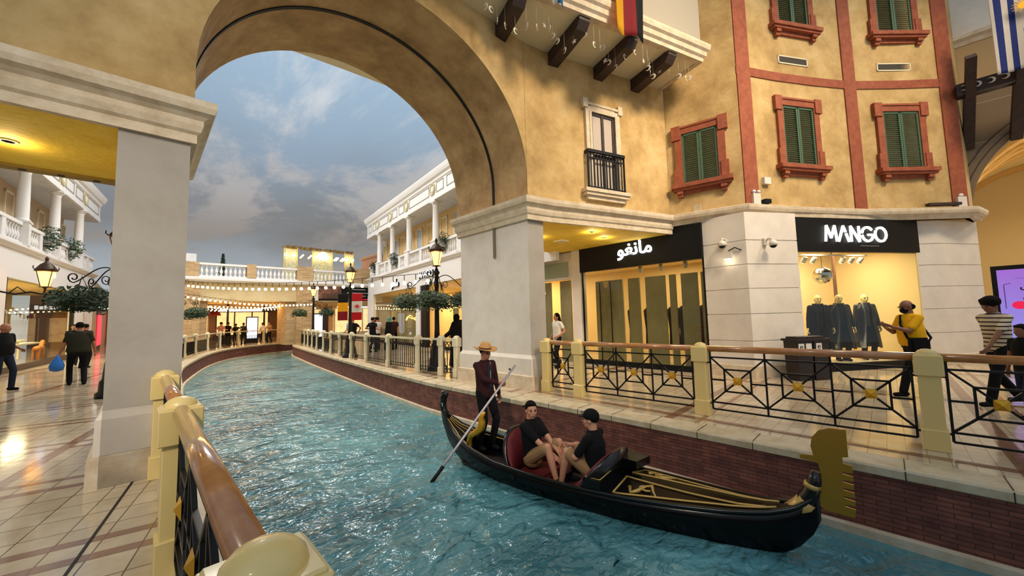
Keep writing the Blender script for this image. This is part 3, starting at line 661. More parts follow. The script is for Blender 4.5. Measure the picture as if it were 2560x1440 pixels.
# ================================================================ hall beyond the right-hand arch
HX = 16.25
BLOCK = bpy.data.materials.new('grey_stone_blocks'); BLOCK.use_nodes = True
t_ = BLOCK.node_tree; p_ = t_.nodes['Principled BSDF']; tc_ = t_.nodes.new('ShaderNodeTexCoord'); mp_ = t_.nodes.new('ShaderNodeMapping'); br_ = t_.nodes.new('ShaderNodeTexBrick')
mp_.inputs['Rotation'].default_value = (math.radians(90), 0, math.radians(90)); t_.links.new(tc_.outputs['Object'], mp_.inputs[0]); t_.links.new(mp_.outputs[0], br_.inputs[0])
br_.inputs['Color1'].default_value = lin((140, 118, 90)); br_.inputs['Color2'].default_value = lin((126, 104, 78)); br_.inputs['Mortar'].default_value = lin((170, 150, 122)); br_.inputs['Scale'].default_value = 1; br_.inputs['Brick Width'].default_value = 1.1; br_.inputs['Row Height'].default_value = .42; br_.inputs['Mortar Size'].default_value = .01
t_.links.new(br_.outputs[0], p_.inputs['Base Color']); p_.inputs['Roughness'].default_value = .85
cyA, czA, rA = -4.45, 4.1, 2.55
b = B(); FF = []
smp = [(-1.6, czA-.3)]+[(cyA+rA, czA-.3)]+[(cyA+rA*math.cos(math.pi*k/24), czA+rA*math.sin(math.pi*k/24)) for k in range(25)]+[(cyA-rA, czA-.3), (-9.5, czA-.3)]
for (y, z) in smp: FF.append([b.bm.verts.new(v) for v in ((HX, y, z), (HX, y, TOPZ), (HX+.6, y, z), (HX+.6, y, TOPZ))])
for a, c in zip(FF, FF[1:]):
    for q in ((a[0], c[0], c[1], a[1]), (c[2], a[2], a[3], c[3]), (a[0], a[2], c[2], c[0])):
        try: b.bm.faces.new(q)
        except ValueError: pass
struct('wall_hall', b, BLOCK)
for rr, nm, mm in ((rA+.04, 19, STONE), (rA+.30, 20, DWOOD), (rA+.14, 21, DWOOD)):
    b = B(); w = .26 if nm == 19 else .022
    for k in range(24):
        q = [(cyA+(rr+dr)*math.cos(math.pi*(k+dk)/24), czA+(rr+dr)*math.sin(math.pi*(k+dk)/24)) for dr, dk in ((0, 0), (0, 1), (w, 1), (w, 0))]
        b.plate([(HX, y, z) for y, z in q], (-.03 if nm == 19 else -.036, 0, 0))
    struct('trim_%d' % nm, b, mat('grey_voussoir', (132, 112, 86), .8) if nm == 19 else mm)
VAULT = mat('vault_cream', (232, 210, 158), .7)
b = B(); rg = [[Vector((x, cyA+2.75*math.cos(math.pi*k/20), czA-.1+2.75*math.sin(math.pi*k/20))) for k in range(21)] for x in (HX+.55, 20, 24.5)]; b.rings(rg, False, True, close=False); struct('ceiling_hall', b, VAULT)
for i, x in enumerate((17.9, 20.6, 23.3)):
    b = B(); b.rings([[Vector((x+dx, cyA+r*math.cos(math.pi*k/24), czA-.1+r*math.sin(math.pi*k/24))) for k in range(25)] for dx, r in ((-.22, 2.74), (-.22, 2.62), (-.12, 2.58), (.12, 2.58), (.22, 2.62), (.22, 2.74))], False, False, close=False); struct('trim_%d' % (22+i), b, mat('vault_rib_tan', (206, 164, 96), .7) if i == 0 else bpy.data.materials['vault_rib_tan'])
b = B()
for sgn in (-1, 1):     # groin ribs crossing the vault
    b.tube([(18+2.6*k/12, cyA+sgn*2.6*math.cos(math.pi*k/12), czA-.1+2.66*math.sin(math.pi*k/12)) for k in range(1, 12)], .07, 6)
struct('trim_25', b, bpy.data.materials['vault_rib_tan'])
struct('wall_hall_end', B().box2((24.5, -8.5, 0), (24.6, 1, 7.5)), VAULT)
b = B(); b.box2((HX+.6, cyA+2.75, 0), (24.5, cyA+2.85, 4.2)); struct('wall_hall_left', b, VAULT); b = B(); b.box2((HX+.6, cyA-2.85, 0), (24.5, cyA-2.75, 4.2)); struct('wall_hall_right', b, VAULT)
b = B(); b.sweep([(0, 3.75), (.1, 3.8), (.14, 3.9), (.14, 4.0), (0, 4.05)], [(HX+.6, cyA+2.75), (24.5, cyA+2.75)], side=-1); struct('trim_26', b, bpy.data.materials['vault_rib_tan'])
b = B(); b.box2((18.6, cyA+2.45, 0), (19.2, cyA+2.75, 3.8)); struct('wall_hall_pilaster', b, mat('honey_veneer', (176, 128, 66), .4, var=((158, 110, 52), (190, 142, 80)), vscale=4))
area('hall_area_light', (19.0, cyA, 5.6), (18.6, cyA, 0), 1.2, 190, (1, .86, .62)); area('hall_uplight', (18.2, -3.0, 3.2), (18.4, -4.4, 7), .5, 60, (1, .86, .62))  # warm area lights inside the hall, no fitting modelled
t = thing('wall_lamp', (17.2, -1.9, 4.25), 'small bright lamp glowing inside the right archway', 'lamp'); b = B(); b.lathe([(.03, 0), (.09, .06), (.05, .14)], (17.2, -1.98, 4.25), n=10); b.obj('shade', BULB, t); b = B(); b.bar((17.2, -1.75, 4.27), (17.2, -1.96, 4.27), .03); b.obj('bracket', GOLD, t)
# advertising totem
ax0 = 17.3
t = thing('advertising_screen', (ax0, -3.0, 0), 'tall black framed screen glowing violet with Arabic advert text', 'screen')
P1_, P2_ = (17.3, -2.2), (17.0, -4.2)
sd = (Vector(P2_)-Vector(P1_)).normalized(); s3 = Vector((sd.x, sd.y, 0)); sn = Vector((-s3.y, s3.x, 0)); sn = -sn if sn.x > 0 else sn
def SP(s, z, o_=0): return Vector((P1_[0], P1_[1], z))+s3*s+sn*o_
b = B(); b.plate([SP(0, .25), SP(1.45, .25), SP(1.45, 2.62), SP(0, 2.62)], -sn*.15); b.obj('frame', MBLACK, t)
SCRM = bpy.data.materials.new('violet_screen'); SCRM.use_nodes = True; tt = SCRM.node_tree; pp = tt.nodes['Principled BSDF']; tcc = tt.nodes.new('ShaderNodeTexCoord'); gr = tt.nodes.new('ShaderNodeSeparateXYZ'); cr = tt.nodes.new('ShaderNodeValToRGB'); tt.links.new(tcc.outputs['Generated'], gr.inputs[0]); tt.links.new(gr.outputs[2], cr.inputs[0]); cr.color_ramp.elements[0].color = lin((150, 150, 240)); cr.color_ramp.elements[1].color = lin((170, 110, 220)); tt.links.new(cr.outputs[0], pp.inputs['Emission Color']); pp.inputs['Emission Strength'].default_value = .85; pp.inputs['Base Color'].default_value = (.02, .02, .02, 1)
b = B(); b.plate([SP(.10, .5), SP(1.35, .5), SP(1.35, 2.5), SP(.10, 2.5)], sn*.01); b.obj('screen', SCRM, t)
INK = mat('advert_ink', (30, 20, 70), .6); MAG = mat('advert_badge_red', (210, 20, 70), .5, emit=(210, 20, 70), es=.8)
for txt, s, z, sz in (('\uFED6\uFEF4\uFE92\uFEC4\uFE97', .72, 2.02, .2), ('\uFEAE\uFEB3', .92, 1.88, .17), ('\uFEE2\uFEDF\uFE8E\uFECC\uFEE3', .72, 1.74, .2)): text_mesh('advert_text', txt, sz, INK, t, frame(SP(s, z, .014), s3), bold=.006, depth=.001)
b = B(); c0 = SP(.44, 1.50, .012); b.rings([[c0+sn*k+s3*.14*math.cos(a*math.pi/10)+Vector((0, 0, .11*math.sin(a*math.pi/10))) for a in range(20)] for k in (0, .006)], True, False); b.obj('badge', MAG, t)
b = B(); b.bar(SP(.2, 1.4, .014), SP(.2, 2.08, .014), .012); b.bar(SP(.2, 2.08, .014), SP(.32, 2.12, .014), .012); b.bar(SP(.4, 2.24, .014), SP(1.1, 2.26, .014), .006); b.obj('advert_line', INK, t)

# ledge, timber brackets and upper wall over the hall arch
b = B(); b.sweep([(0, 8.85), (.04, 8.85), (.08, 8.95), (.16, 9.02), (.16, 9.12), (0, 9.15)], [(HX, -1.5), (HX, -9.5)], side=-1); struct('trim_27', b, STONE)
b = B(); b.box2((HX-.04, -9.5, 9.15), (HX, -1.5, TOPZ)); struct('wall_hall_upper', b, WHITE)
b = B(); b.box2((HX-.02, -9.5, 7.75), (HX, -1.5, 8.85)); struct('wall_hall_band', b, mat('tan_plaster', (178, 148, 104), .8))
beams = []
b = B(); b.box2((15.05, -6, 7.02), (15.35, -1.72, 7.34)); beams.append((b, 'long black-brown timber beam crossing beside the terracotta corner'))
for y, nm in ((-1.95, 'dark timber strut left of the striped flag'), (-2.75, 'dark timber strut rising below the striped flag')):
    b = B(); b.bar((HX, y, 5.9), (15.2, y, 7.1), .2, .2); b.bar((15.2, y, 7.0), (14.5, y, 7.75), .18, .2); beams.append((b, nm))
for b, nm in beams: tag(b.obj('timber_brace', DWOOD), nm, 'beam', 'timber braces at the right edge')
b = B(); b.box2((HX-.03, -2.06, 5.45), (HX, -1.55, 6.05)); struct('trim_28', b, bpy.data.materials['grey_voussoir'])
for i in range(9):
    y = -1.85-.22*i; b = B(); pts_ = arcp(0, 0, .075, 60, 320, 10); b2 = arcp(.025, 0, .055, 50, 310, 10)
    poly = [(15.03, y+p[0], 7.2+p[1]) for p in pts_]+[(15.03, y+p[0], 7.2+p[1]) for p in b2[::-1]]
    b.plate(poly, (-.008, 0, 0)); tag(b.obj('crescent_ornament', mat('pale_ornament', (226, 216, 196), .5) if i == 0 else bpy.data.materials['pale_ornament']), 'small pale crescent hanging against the dark timber beam at the right edge', 'ornament', 'crescents on the right timber beam')
# crescents and stars on strings under the balcony
ORN = bpy.data.materials['pale_ornament']
q = random.Random(3)
for i in range(34):
    s = .12+i*.17; o_ = .98+.18*math.sin(i*.8); z0 = 7.57; z1 = z0-.22-.32*q.random()-.05*math.sin(i)
    c = BP(s, o_, z1); zn = next((n_ for lim, n_ in ((.95, 'right of the first beam'), (2.15, 'past beam one'), (3.45, 'past beam two'), (4.9, 'past beam three')) if s < lim), 'past the last beam')
    a = q.choice((0, .5, 1.1, 1.57)); dx = Vector((math.cos(a), math.sin(a), 0)); b = B(); r = .062
    if i % 5 == 0: poly = [c+dx*(r*(1 if k % 2 == 0 else .42)*math.sin(k*math.pi/5))+Vector((0, 0, r*(1 if k % 2 == 0 else .42)*math.cos(k*math.pi/5))) for k in range(10)]
    else: poly = [c+dx*p[0]+Vector((0, 0, p[1])) for p in arcp(0, 0, r, 50, 330, 10)]+[c+dx*p[0]+Vector((0, 0, p[1])) for p in arcp(.02, 0, r*.72, 40, 340, 10)[::-1]]
    t = thing('hanging_ornament', c, ('pale star on a thread under the balcony, ' if i % 5 == 0 else 'pale crescent moon on a thread under the balcony, ')+zn, 'ornament', group='stars hanging under the balcony' if i % 5 == 0 else 'crescents hanging under the balcony')
    b.plate(poly, dx.cross(Vector((0, 0, 1)))*.008); b.obj('star' if i % 5 == 0 else 'crescent', ORN, t)
    b = B(); b.tube([(c.x, c.y, z1+r*.9), (c.x, c.y, z0)], .0025, 4); b.obj('thread', ORN, t)

# ---------------- flags
def cloth_flag(name, TL, TR, h, cols, vertical, label, wave=.05, nx=24, nz=16, parent=None, canton=None):
    """hanging flag: TL, TR = top corners; stripes side by side (vertical) or stacked"""
    TL, TR = Vector(TL), Vector(TR); d = TR-TL; n = Vector((d.y, -d.x, 0)).normalized(); b = B(); ms = [c for c, _ in cols]; V = {}
    for j in range(nz+1):
        for i in range(nx+1):
            u, v = i/nx, j/nz; V[i, j] = b.bm.verts.new(TL+d*(u*(1-.08*v))+Vector((0, 0, -h*v))+n*(wave*math.sin(u*9+v*2)*(.3+v)+.02))
    acc = []
    s = 0
    for _, w in cols: s += w; acc.append(s)
    for j in range(nz):
        for i in range(nx):
            f = b.bm.faces.new((V[i, j], V[i, j+1], V[i+1, j+1], V[i+1, j])); f.smooth = True; t_ = ((i+.5)/nx if vertical else (j+.5)/nz)*s
            f.material_index = next(k for k, a in enumerate(acc) if t_ <= a+1e-6)
            if canton and i/nx >= canton[0] and j/nz < canton[1]: f.material_index = 0
    r = bmesh.ops.solidify(b.bm, geom=b.bm.faces[:], thickness=.006)
    o = b.obj(name, ms, parent)
    if label: tag(o, label, 'flag')
    return o
FY = mat('flag_yellow', (232, 178, 24), .8); FRd = mat('flag_red', (150, 26, 34), .8); FB = mat('flag_black', (14, 14, 18), .8); FBL = mat('flag_blue', (28, 52, 130), .8); FW = mat('flag_white', (225, 220, 212), .8); FLB = mat('flag_sky_blue', (70, 140, 200), .8); FR2 = mat('flag_bright_red', (196, 30, 38), .8)
ga = e0+bn*1.46; gb = e0-dw*5+bn*1.46
g1 = onv(1538, 80, ga, gb); g2 = onv(1617, 105, ga, gb); zt = 9.9
cloth_flag('flag', (g1.x, g1.y, zt), (g2.x, g2.y, zt), zt-(g1.z+g2.z)/2, [(FY, 1), (FRd, 1), (FB, 1)], True, 'yellow, dark red and black striped flag hanging over the balcony', .04)
g1 = onv(1375, 10, ga, gb); g2 = onv(1412, 20, ga, gb)
cloth_flag('flag', (g1.x, g1.y, 10.6), (g2.x, g2.y, 10.6), 10.6-g2.z, [(FW, 1), (FLB, 1)], True, 'white and sky blue flag corner hanging at the top edge of the balcony', .03)
fa, fb = (14.3, -2.26), (14.3, -3.6)
fl = cloth_flag('flag', (14.3, -2.27, 9.2), (14.3, -3.14, 9.2), 2.22, [(FW, .7), (FBL, 1), (FW, 1), (FBL, 1), (FW, 1), (FBL, 1), (FW, 1), (FBL, 1), (FW, 1)], True, 'white flag with dark blue stripes and a golden sun at the right edge', .03, nx=54, nz=24, canton=(.53, .58))
b = B(); sc = (14.2, -2.74, 8.42)
b.rings([[Vector((14.17+k, sc[1]+.09*math.cos(a*math.pi/10), sc[2]+.09*math.sin(a*math.pi/10))) for a in range(20)] for k in (0, .01)], True, False)
for k in range(16):
    a = k*math.pi/8; b.bar((14.172, sc[1]+.09*math.cos(a), sc[2]+.09*math.sin(a)), (14.172, sc[1]+.18*math.cos(a), sc[2]+.18*math.sin(a)), .018, .008)
b.obj('sun_emblem', GOLD, fl)

# ---------------- small fittings
def camera_dome(loc, nrm, label, side):
    t = thing('security_camera', loc, label, 'security camera', group='dome cameras on the rusticated pillar'); L_ = Vector(loc); n = Vector(nrm).normalized(); b = B()
    b.box(L_+n*.015, (.10, .10, .16), math.atan2(n.y, n.x)); b.tube([L_+n*.02, L_+n*.12+Vector((0, 0, .06)), L_+n*.2+Vector((0, 0, .05)), L_+n*.24+Vector((0, 0, -.02))], .022, 8); b.obj('wall_arm', WHITE, t)
    b = B(); c = L_+n*.24; b.lathe([(.03, 0), (.075, -.03), (.085, -.07), (.085, -.13)], (c.x, c.y, c.z), n=12); b.obj('housing', WHITE, t); b = B(); b.sph((c.x, c.y, c.z-.13), .07, 12, (1, 1, .8)); b.obj('dome', MBLACK, t)
p = onv(1910, 605, (9.97, 2.2), (11.36, 1.26)); camera_dome(p, (-.56, -.83, 0), 'white dome camera on the curved arm, right face of the pillar', 1)
p = onv(1812, 605, (10.02, 3.15), (9.97, 2.2)); camera_dome(p, (-1, 0, 0), 'white dome camera on the left face of the pillar', 1)
t = thing('floodlight', onv(1822, 640, (10.02, 3.15), (9.97, 2.2)), 'small white floodlight shining down the pillar, with a black cable', 'floodlight'); c = t.location
b = B(); b.box((c.x-.12, c.y, c.z), (.05, .2, .16)); b.bar((c.x, c.y, c.z+.06), (c.x-.12, c.y, c.z+.06), .03); b.obj('housing', WHITE, t); b = B(); b.box((c.x-.13, c.y, c.z-.085), (.03, .16, .012)); b.obj('lens', SPOTG, t)
b = B(); b.tube([(c.x-.02, c.y+.0, c.z+.12), (c.x-.05, c.y-.15, c.z+.18), (c.x-.03, c.y-.28, c.z+.10)], .012, 6); b.obj('cable', MBLACK, t)
point('floodlight_beam', (c.x-.14, c.y, c.z-.13), 1.2, (1, .9, .7), .03)
def em_light(x, z, label, w=.22, h=.26):
    c, d = on_bay(x, z); n = Vector((d.y, -d.x, 0)); t = thing('emergency_light', c, label, 'emergency light', rz=math.atan2(d.y, d.x)); b = B(); b.box2((-w/2, -.09, 0), (w/2, 0, h)); b.obj('box', WHITE, t, local=True)
    return t
t = em_light(10.5, 4.10, 'white twin emergency light on the cornice at the terracotta corner'); b = B(); b.sph((-.06, -.06, .31), .045, 10); b.sph((.08, -.06, .31), .045, 10); b.obj('lamp_head', FWHITE, t, local=True); b = B(); b.box2((.12, -.2, .0), (.3, -.05, .1)); b.obj('floodlight', MBLACK, t, local=True)
em_light(10.82, 4.62, 'small blank white box on the ochre wall right of the terracotta post', .2, .17)
t = em_light(15.12, 4.10, 'white emergency light at the right end of the bay cornice'); b = B(); b.sph((0, -.06, .30), .05, 10); b.obj('lamp_head', FWHITE, t, local=True); b = B(); b.box2((-.95, -.2, .02), (-.15, -.08, .09)); b.obj('light_bar', DWOOD, t, local=True)
t = thing('ceiling_grille', (8.3, 6.3, 3.6), 'small rectangular grille in the yellow ceiling', 'grille'); b = B(); b.box2((8.15, 6.15, 3.59), (8.45, 6.45, 3.618)); b.obj('grille_plate', CREAM_W, t)
for i, (x, y, l) in enumerate(((7.4, 6.4, 'recessed downlight in the yellow ceiling nearest the pier'), (8.0, 5.1, 'recessed downlight in the middle of the yellow ceiling'), (8.9, 5.3, 'recessed downlight in the yellow ceiling near the black sign'), (-1.1, 6.7, 'recessed downlight in the left yellow ceiling'))):
    downlight((x, y, 3.618), l); point('downlight_beam', (x, y, 3.54), 9, (1, .78, .42), .05)
for i in range(5):
    x = -.5-i*.32; tag(B().lathe([(.035, 3.60), (.035, 3.575), (.02, 3.57)], (x, 7.70, 0), n=10).obj('cover_disc', DWOOD), 'small dark disc on the edge strip of the left yellow ceiling', 'disc', 'dark discs on the ceiling edge')
b = B(); b.box2((-9, 7.62, 3.585), (-.23, 7.80, 3.625)); struct('trim_29', b, mat('ceiling_edge_olive', (150, 122, 44), .7))
# litter bin
t = thing('litter_bin', (10.42, 1.30, 0), 'dark two-part litter bin with white recycling labels outside the shop', 'bin', rz=math.radians(-35)); t.scale = (.72, .72, 1.0)
b = B()
for sx in (-1, 1): b.rings([[Vector((sx*.29+cx*.26*k, cy*.22*k, z)) for cx, cy in ((-1, -1), (1, -1), (1, 1), (-1, 1))] for z, k in ((0, .92), (.05, .95), (.85, 1.05))], True, False)
b.obj('body', mat('bin_maroon', (22, 10, 12), .5), t, local=True)
b = B(); b.box2((-.6, -.28, .85), (.6, .28, .90)); b.box2((-.5, -.2, .90), (.5, .2, .94)); b.obj('lid', mat('bin_lid_maroon', (28, 10, 14), .5), t, local=True)
for x in (-.42, -.16, .2): b = B(); b.box2((x-.10, -.236, .62), (x+.10, -.226, .80)); b.obj('label_plate', FW, t, local=True)
b = B()
for x in (-.42, .2):
    b = B()
    for k in range(3): a = k*2.094; b.bar((x+.045*math.cos(a), -.24, .71+.045*math.sin(a)), (x+.045*math.cos(a+1.5), -.24, .71+.045*math.sin(a+1.5)), .03, .006)
    b.obj('recycling_mark', MBLACK, t, local=True)
# ================================================================ canal railings
def make_post(m, name, label, grp, h=1.05, w=.17, ball=True):
    t = thing(name, (0, 0, 0), label, 'railing post', group=grp); b = B()
    b.box((0, 0, .11), (w+.035, w+.035, .22)); b.box((0, 0, .50), (w, w, .60)); b.box((0, 0, .90), (w+.05, w+.05, .22)); b.box((0, 0, 1.012), (w+.03, w+.03, .018))
    bmesh.ops.bevel(b.bm, geom=b.bm.edges[:], offset=.006, segments=1, affect='EDGES'); b.obj('shaft', m, t, local=True)
    b = B(); b.sph((0, 0, h-.035), .088, 16, (1, 1, .72), m=8); b.obj('dome_cap', m, t, local=True); return t
def rosette_panel(name, p0, p1, cells, label, grp, wood=True):
    """railing panel between two posts: handrail, iron lattice, brass rosettes"""
    p0, p1 = Vector((p0[0], p0[1], 0)), Vector((p1[0], p1[1], 0)); d = (p1-p0); L_ = d.length; t = thing(name, (p0+p1)/2, label, 'railing', rz=math.atan2(d.y, d.x), group=grp)
    h0 = -L_/2
    b = B(); b.tube([(h0+.05, 0, .985), (-h0-.05, 0, .985)], .046, 14); b.obj('handrail', WOODRAIL, t, local=True)
    b = B(); g = .10; W_ = L_-2*g-.06; x0 = -W_/2; zb, zt = .10, .86; r = .011
    def br(a, c, rr=r): b.bar((a[0], 0, a[1]), (c[0], 0, c[1]), rr*2)
    br((x0, zb), (-x0, zb)); br((x0, zt), (-x0, zt)); br((x0, zb+.10), (-x0, zb+.10)); 
    cw = W_/cells
    for i in range(cells+1): br((x0+cw*i, zb), (x0+cw*i, .95 if i in (0, cells) else zt+.08))
    lo, hi = zb+.10, zt; cz = (lo+hi)/2
    for i in range(cells):
        a, c = x0+cw*i, x0+cw*(i+1); m_ = (a+c)/2
        br((a, lo), (c, hi)); br((a, hi), (c, lo)); q = .26
        ax, cx_, lz, hz = a+cw*q, c-cw*q, lo+(hi-lo)*q, hi-(hi-lo)*q
        br((ax, hz), (cx_, hz)); br((ax, lz), (cx_, lz)); br((ax, lz), (ax, hz)); br((cx_, lz), (cx_, hz)); br((a, cz), (ax, cz)); br((cx_, cz-.02), (c, cz-.02))
    for sx in (-1, 1):
        for z in (.18, .78): br((sx*(-x0), z), (sx*(L_/2-.07), z))
    lat = b.obj('iron_lattice', IRON, t, local=True)
    for i in range(cells):
        m_ = x0+cw*(i+.5); b = B(); s = .052
        for sy in (-1, 1): b._new([Vector(v) for v in ((m_-s, sy*.014, cz-s), (m_+s, sy*.014, cz-s), (m_+s, sy*.014, cz+s), (m_-s, sy*.014, cz+s), (m_, sy*.045, cz))], [(0, 1, 4), (1, 2, 4), (2, 3, 4), (3, 0, 4), (0, 3, 2, 1)])
        b.obj('rosette', GOLD, lat, local=True)
    return t
post = make_post(CREAM, 'railing_post', 'cream railing post at the corner of the right pier', 'cream railing posts near the gondola')
RP = [(6.0, 5.02), (6.0, 4.22), (6.10, 2.05), (6.15, -.28), (6.2, -2.6)]
pl = ['cream railing post against the right pier of the arch', 'cream railing post, second from the pier, before the white store column', 'cream railing post before the rusticated pillar', 'cream railing post before the man in yellow, nearest on the right bank', 'cream railing post beyond the right edge']
for i, (x, y) in enumerate(RP[:4]):
    if i == 0: post.location = (x, y, 0); post['label'] = pl[0]
    else: dup(post, (x, y, 0), 0, pl[i])
rosette_panel('lattice_railing', RP[0], RP[1], 1, 'narrow lattice railing with one brass rosette beside the pier', 'rosette railings on the right bank')
rosette_panel('lattice_railing', RP[1], RP[2], 3, 'lattice railing with three brass rosettes before the olive panelled window', 'rosette railings on the right bank')
rosette_panel('lattice_railing', RP[2], RP[3], 3, 'lattice railing with three brass rosettes before the litter bin', 'rosette railings on the right bank')
rosette_panel('lattice_railing', RP[3], RP[4], 3, 'lattice railing at the right edge before the striped shirt', 'rosette railings on the right bank')
for i, (y, l) in enumerate(((.99, 'cream railing post with round cap at the bottom edge, nearest the viewer'), (3.32, 'cream railing post on the left bank, midway along the wooden handrail'), (5.40, 'cream railing post touching the left pier of the arch'))):
    dup(post, (.21, y, 0), 0, l, 'cream railing posts on the left bank')
rosette_panel('lattice_railing', (.21, .99), (.21, 3.32), 3, 'varnished wooden handrail over iron lattice running away from the viewer', 'rosette railings on the left bank')
rosette_panel('lattice_railing', (.21, 3.32), (.21, 5.40), 3, 'short stretch of wooden handrail reaching the left pier', 'rosette railings on the left bank')

# far rails: pale posts, straight pickets with looped arches
def picket_panel(name, p0, p1, label, grp, dense=.115, simple=False):
    p0, p1 = Vector((p0[0], p0[1], 0)), Vector((p1[0], p1[1], 0)); d = p1-p0; L_ = d.length; t = thing(name, (p0+p1)/2, label, 'railing', rz=math.atan2(d.y, d.x), group=grp)
    b = B(); b.box((0, 0, .965), (L_-.1, .07, .05)); b.obj('handrail', CREAM_W, t, local=True); b = B(); W_ = L_-.22; n = max(3, int(W_/dense)); x0 = -W_/2
    r = .010
    for z in (.10, .19): b.bar((x0, 0, z), (-x0, 0, z), .02)
    b.bar((x0, 0, .90), (-x0, 0, .90), .02)
    for i in range(n+1):
        x = x0+W_*i/n; b.bar((x, 0, .05 if i in (0, n) else .10), (x, 0, .90 if i in (0, n) else .70), .018)
        if not simple and i < n:
            w = W_/n
            for k in range(6):
                t0, t1 = k/6, (k+1)/6
                for s in (1, -1):
                    f = lambda t_: (x+w*(.5+s*(.5-abs(1-0)*0)*math.cos(math.pi*t_)), 0, .70+.20*t_)
                    b.bar(f(t0), f(t1), .014)
    b.obj('pickets', IRON, t, local=True); return t
fpost = make_post(CREAM_W, 'railing_post', 'pale railing post on the far right bank', 'pale railing posts on the far right bank', w=.13)
RF = [(5.86, 7.95), (5.84, 8.62), (5.78, 9.72), (5.80, 11.58), (5.88, 13.42), (6.0, 15.1), (6.15, 16.7), (6.3, 18.2), (6.5, 19.8), (6.7, 21.4), (6.95, 23.0), (7.2, 24.6), (7.5, 26.3), (7.75, 28.0)]
ordn = ['first', 'second', 'third', 'fourth', 'fifth', 'sixth', 'seventh', 'eighth', 'ninth', 'tenth', 'eleventh', 'twelfth', 'thirteenth', 'fourteenth']
for i, (x, y) in enumerate(RF):
    l = 'pale railing post on the far right bank, %s beyond the arch pier' % ordn[i]
    if i == 0: fpost.location = (x, y, 0); fpost['label'] = l
    else: dup(fpost, (x, y, 0), -math.atan2(x-RF[i-1][0], y-RF[i-1][1]), l)
    if i: picket_panel('picket_railing', RF[i-1], (x, y), 'black picket railing on the far right bank, %s span beyond the arch pier' % ordn[i-1], 'picket railings on the far right bank', simple=i > 7)
LFp = [(.22, 11.2), (.28, 13.4), (.45, 15.6), (.68, 17.9), (1.0, 20.2), (1.45, 22.4), (2.0, 24.6), (2.7, 26.8), (3.5, 28.9), (4.7, 30.8), (6.4, 32.1), (8.3, 33.1), (10.4, 34.0)]
for i, (x, y) in enumerate(LFp):
    if y < 17: continue
    l = 'pale railing post on the far left bank, %s from the left pier' % ordn[i-3]
    a = LFp[i-1]; dup(fpost, (x, y, 0), -math.atan2(x-a[0], y-a[1]), l, 'pale railing posts on the far left bank')
    if i > 3: picket_panel('picket_railing', a, (x, y), 'black picket railing on the far left bank, %s span from the left pier' % ordn[i-4], 'picket railings on the far left bank', simple=True)
# ================================================================ white classical facades along the promenade
CAMEL = mat('camel_plaster', (214, 178, 118), .8, var=((200, 162, 104), (222, 190, 134)), vscale=2)
TANW = mat('dusty_tan_plaster', (186, 160, 130), .8); PALEG = mat('pale_green_plaster', (196, 204, 170), .8); GBLK = mat('glass_block', (176, 184, 192), .4, var=((150, 158, 168), (200, 206, 212)), vscale=5)
class Fac:
    def __init__(s, P0, P1, out): s.P = Vector((P0[0], P0[1], 0)); d = Vector((P1[0]-P0[0], P1[1]-P0[1], 0)); s.L = d.length; s.d = d.normalized(); s.n = Vector((s.d.y, -s.d.x, 0)); s.n = s.n if s.n.dot(Vector(out+(0,))) > 0 else -s.n
    def p(s, a, o_, z): q = s.P+s.d*a+s.n*o_; return Vector((q.x, q.y, z))
    def S(s, y): return (y-s.P.y)/s.d.y
    def bx(s, b, a0, a1, o0, o1, z0, z1): b.plate([s.p(a0, o0, z0), s.p(a1, o0, z0), s.p(a1, o1, z0), s.p(a0, o1, z0)], (0, 0, z1-z0)); return b
    def B(s, *a): return s.bx(B(), *a)
    def mol(s, prof, a0, a1): b = B(); b.rings([[s.p(a, o_, z) for o_, z in prof] for a in (a0, a1)], True, False); return b
BAL = [(.055, 0), (.06, .03), (.03, .06), (.03, .09), (.062, .20), (.06, .28), (.03, .42), (.028, .50), (.05, .54), (.055, .57)]
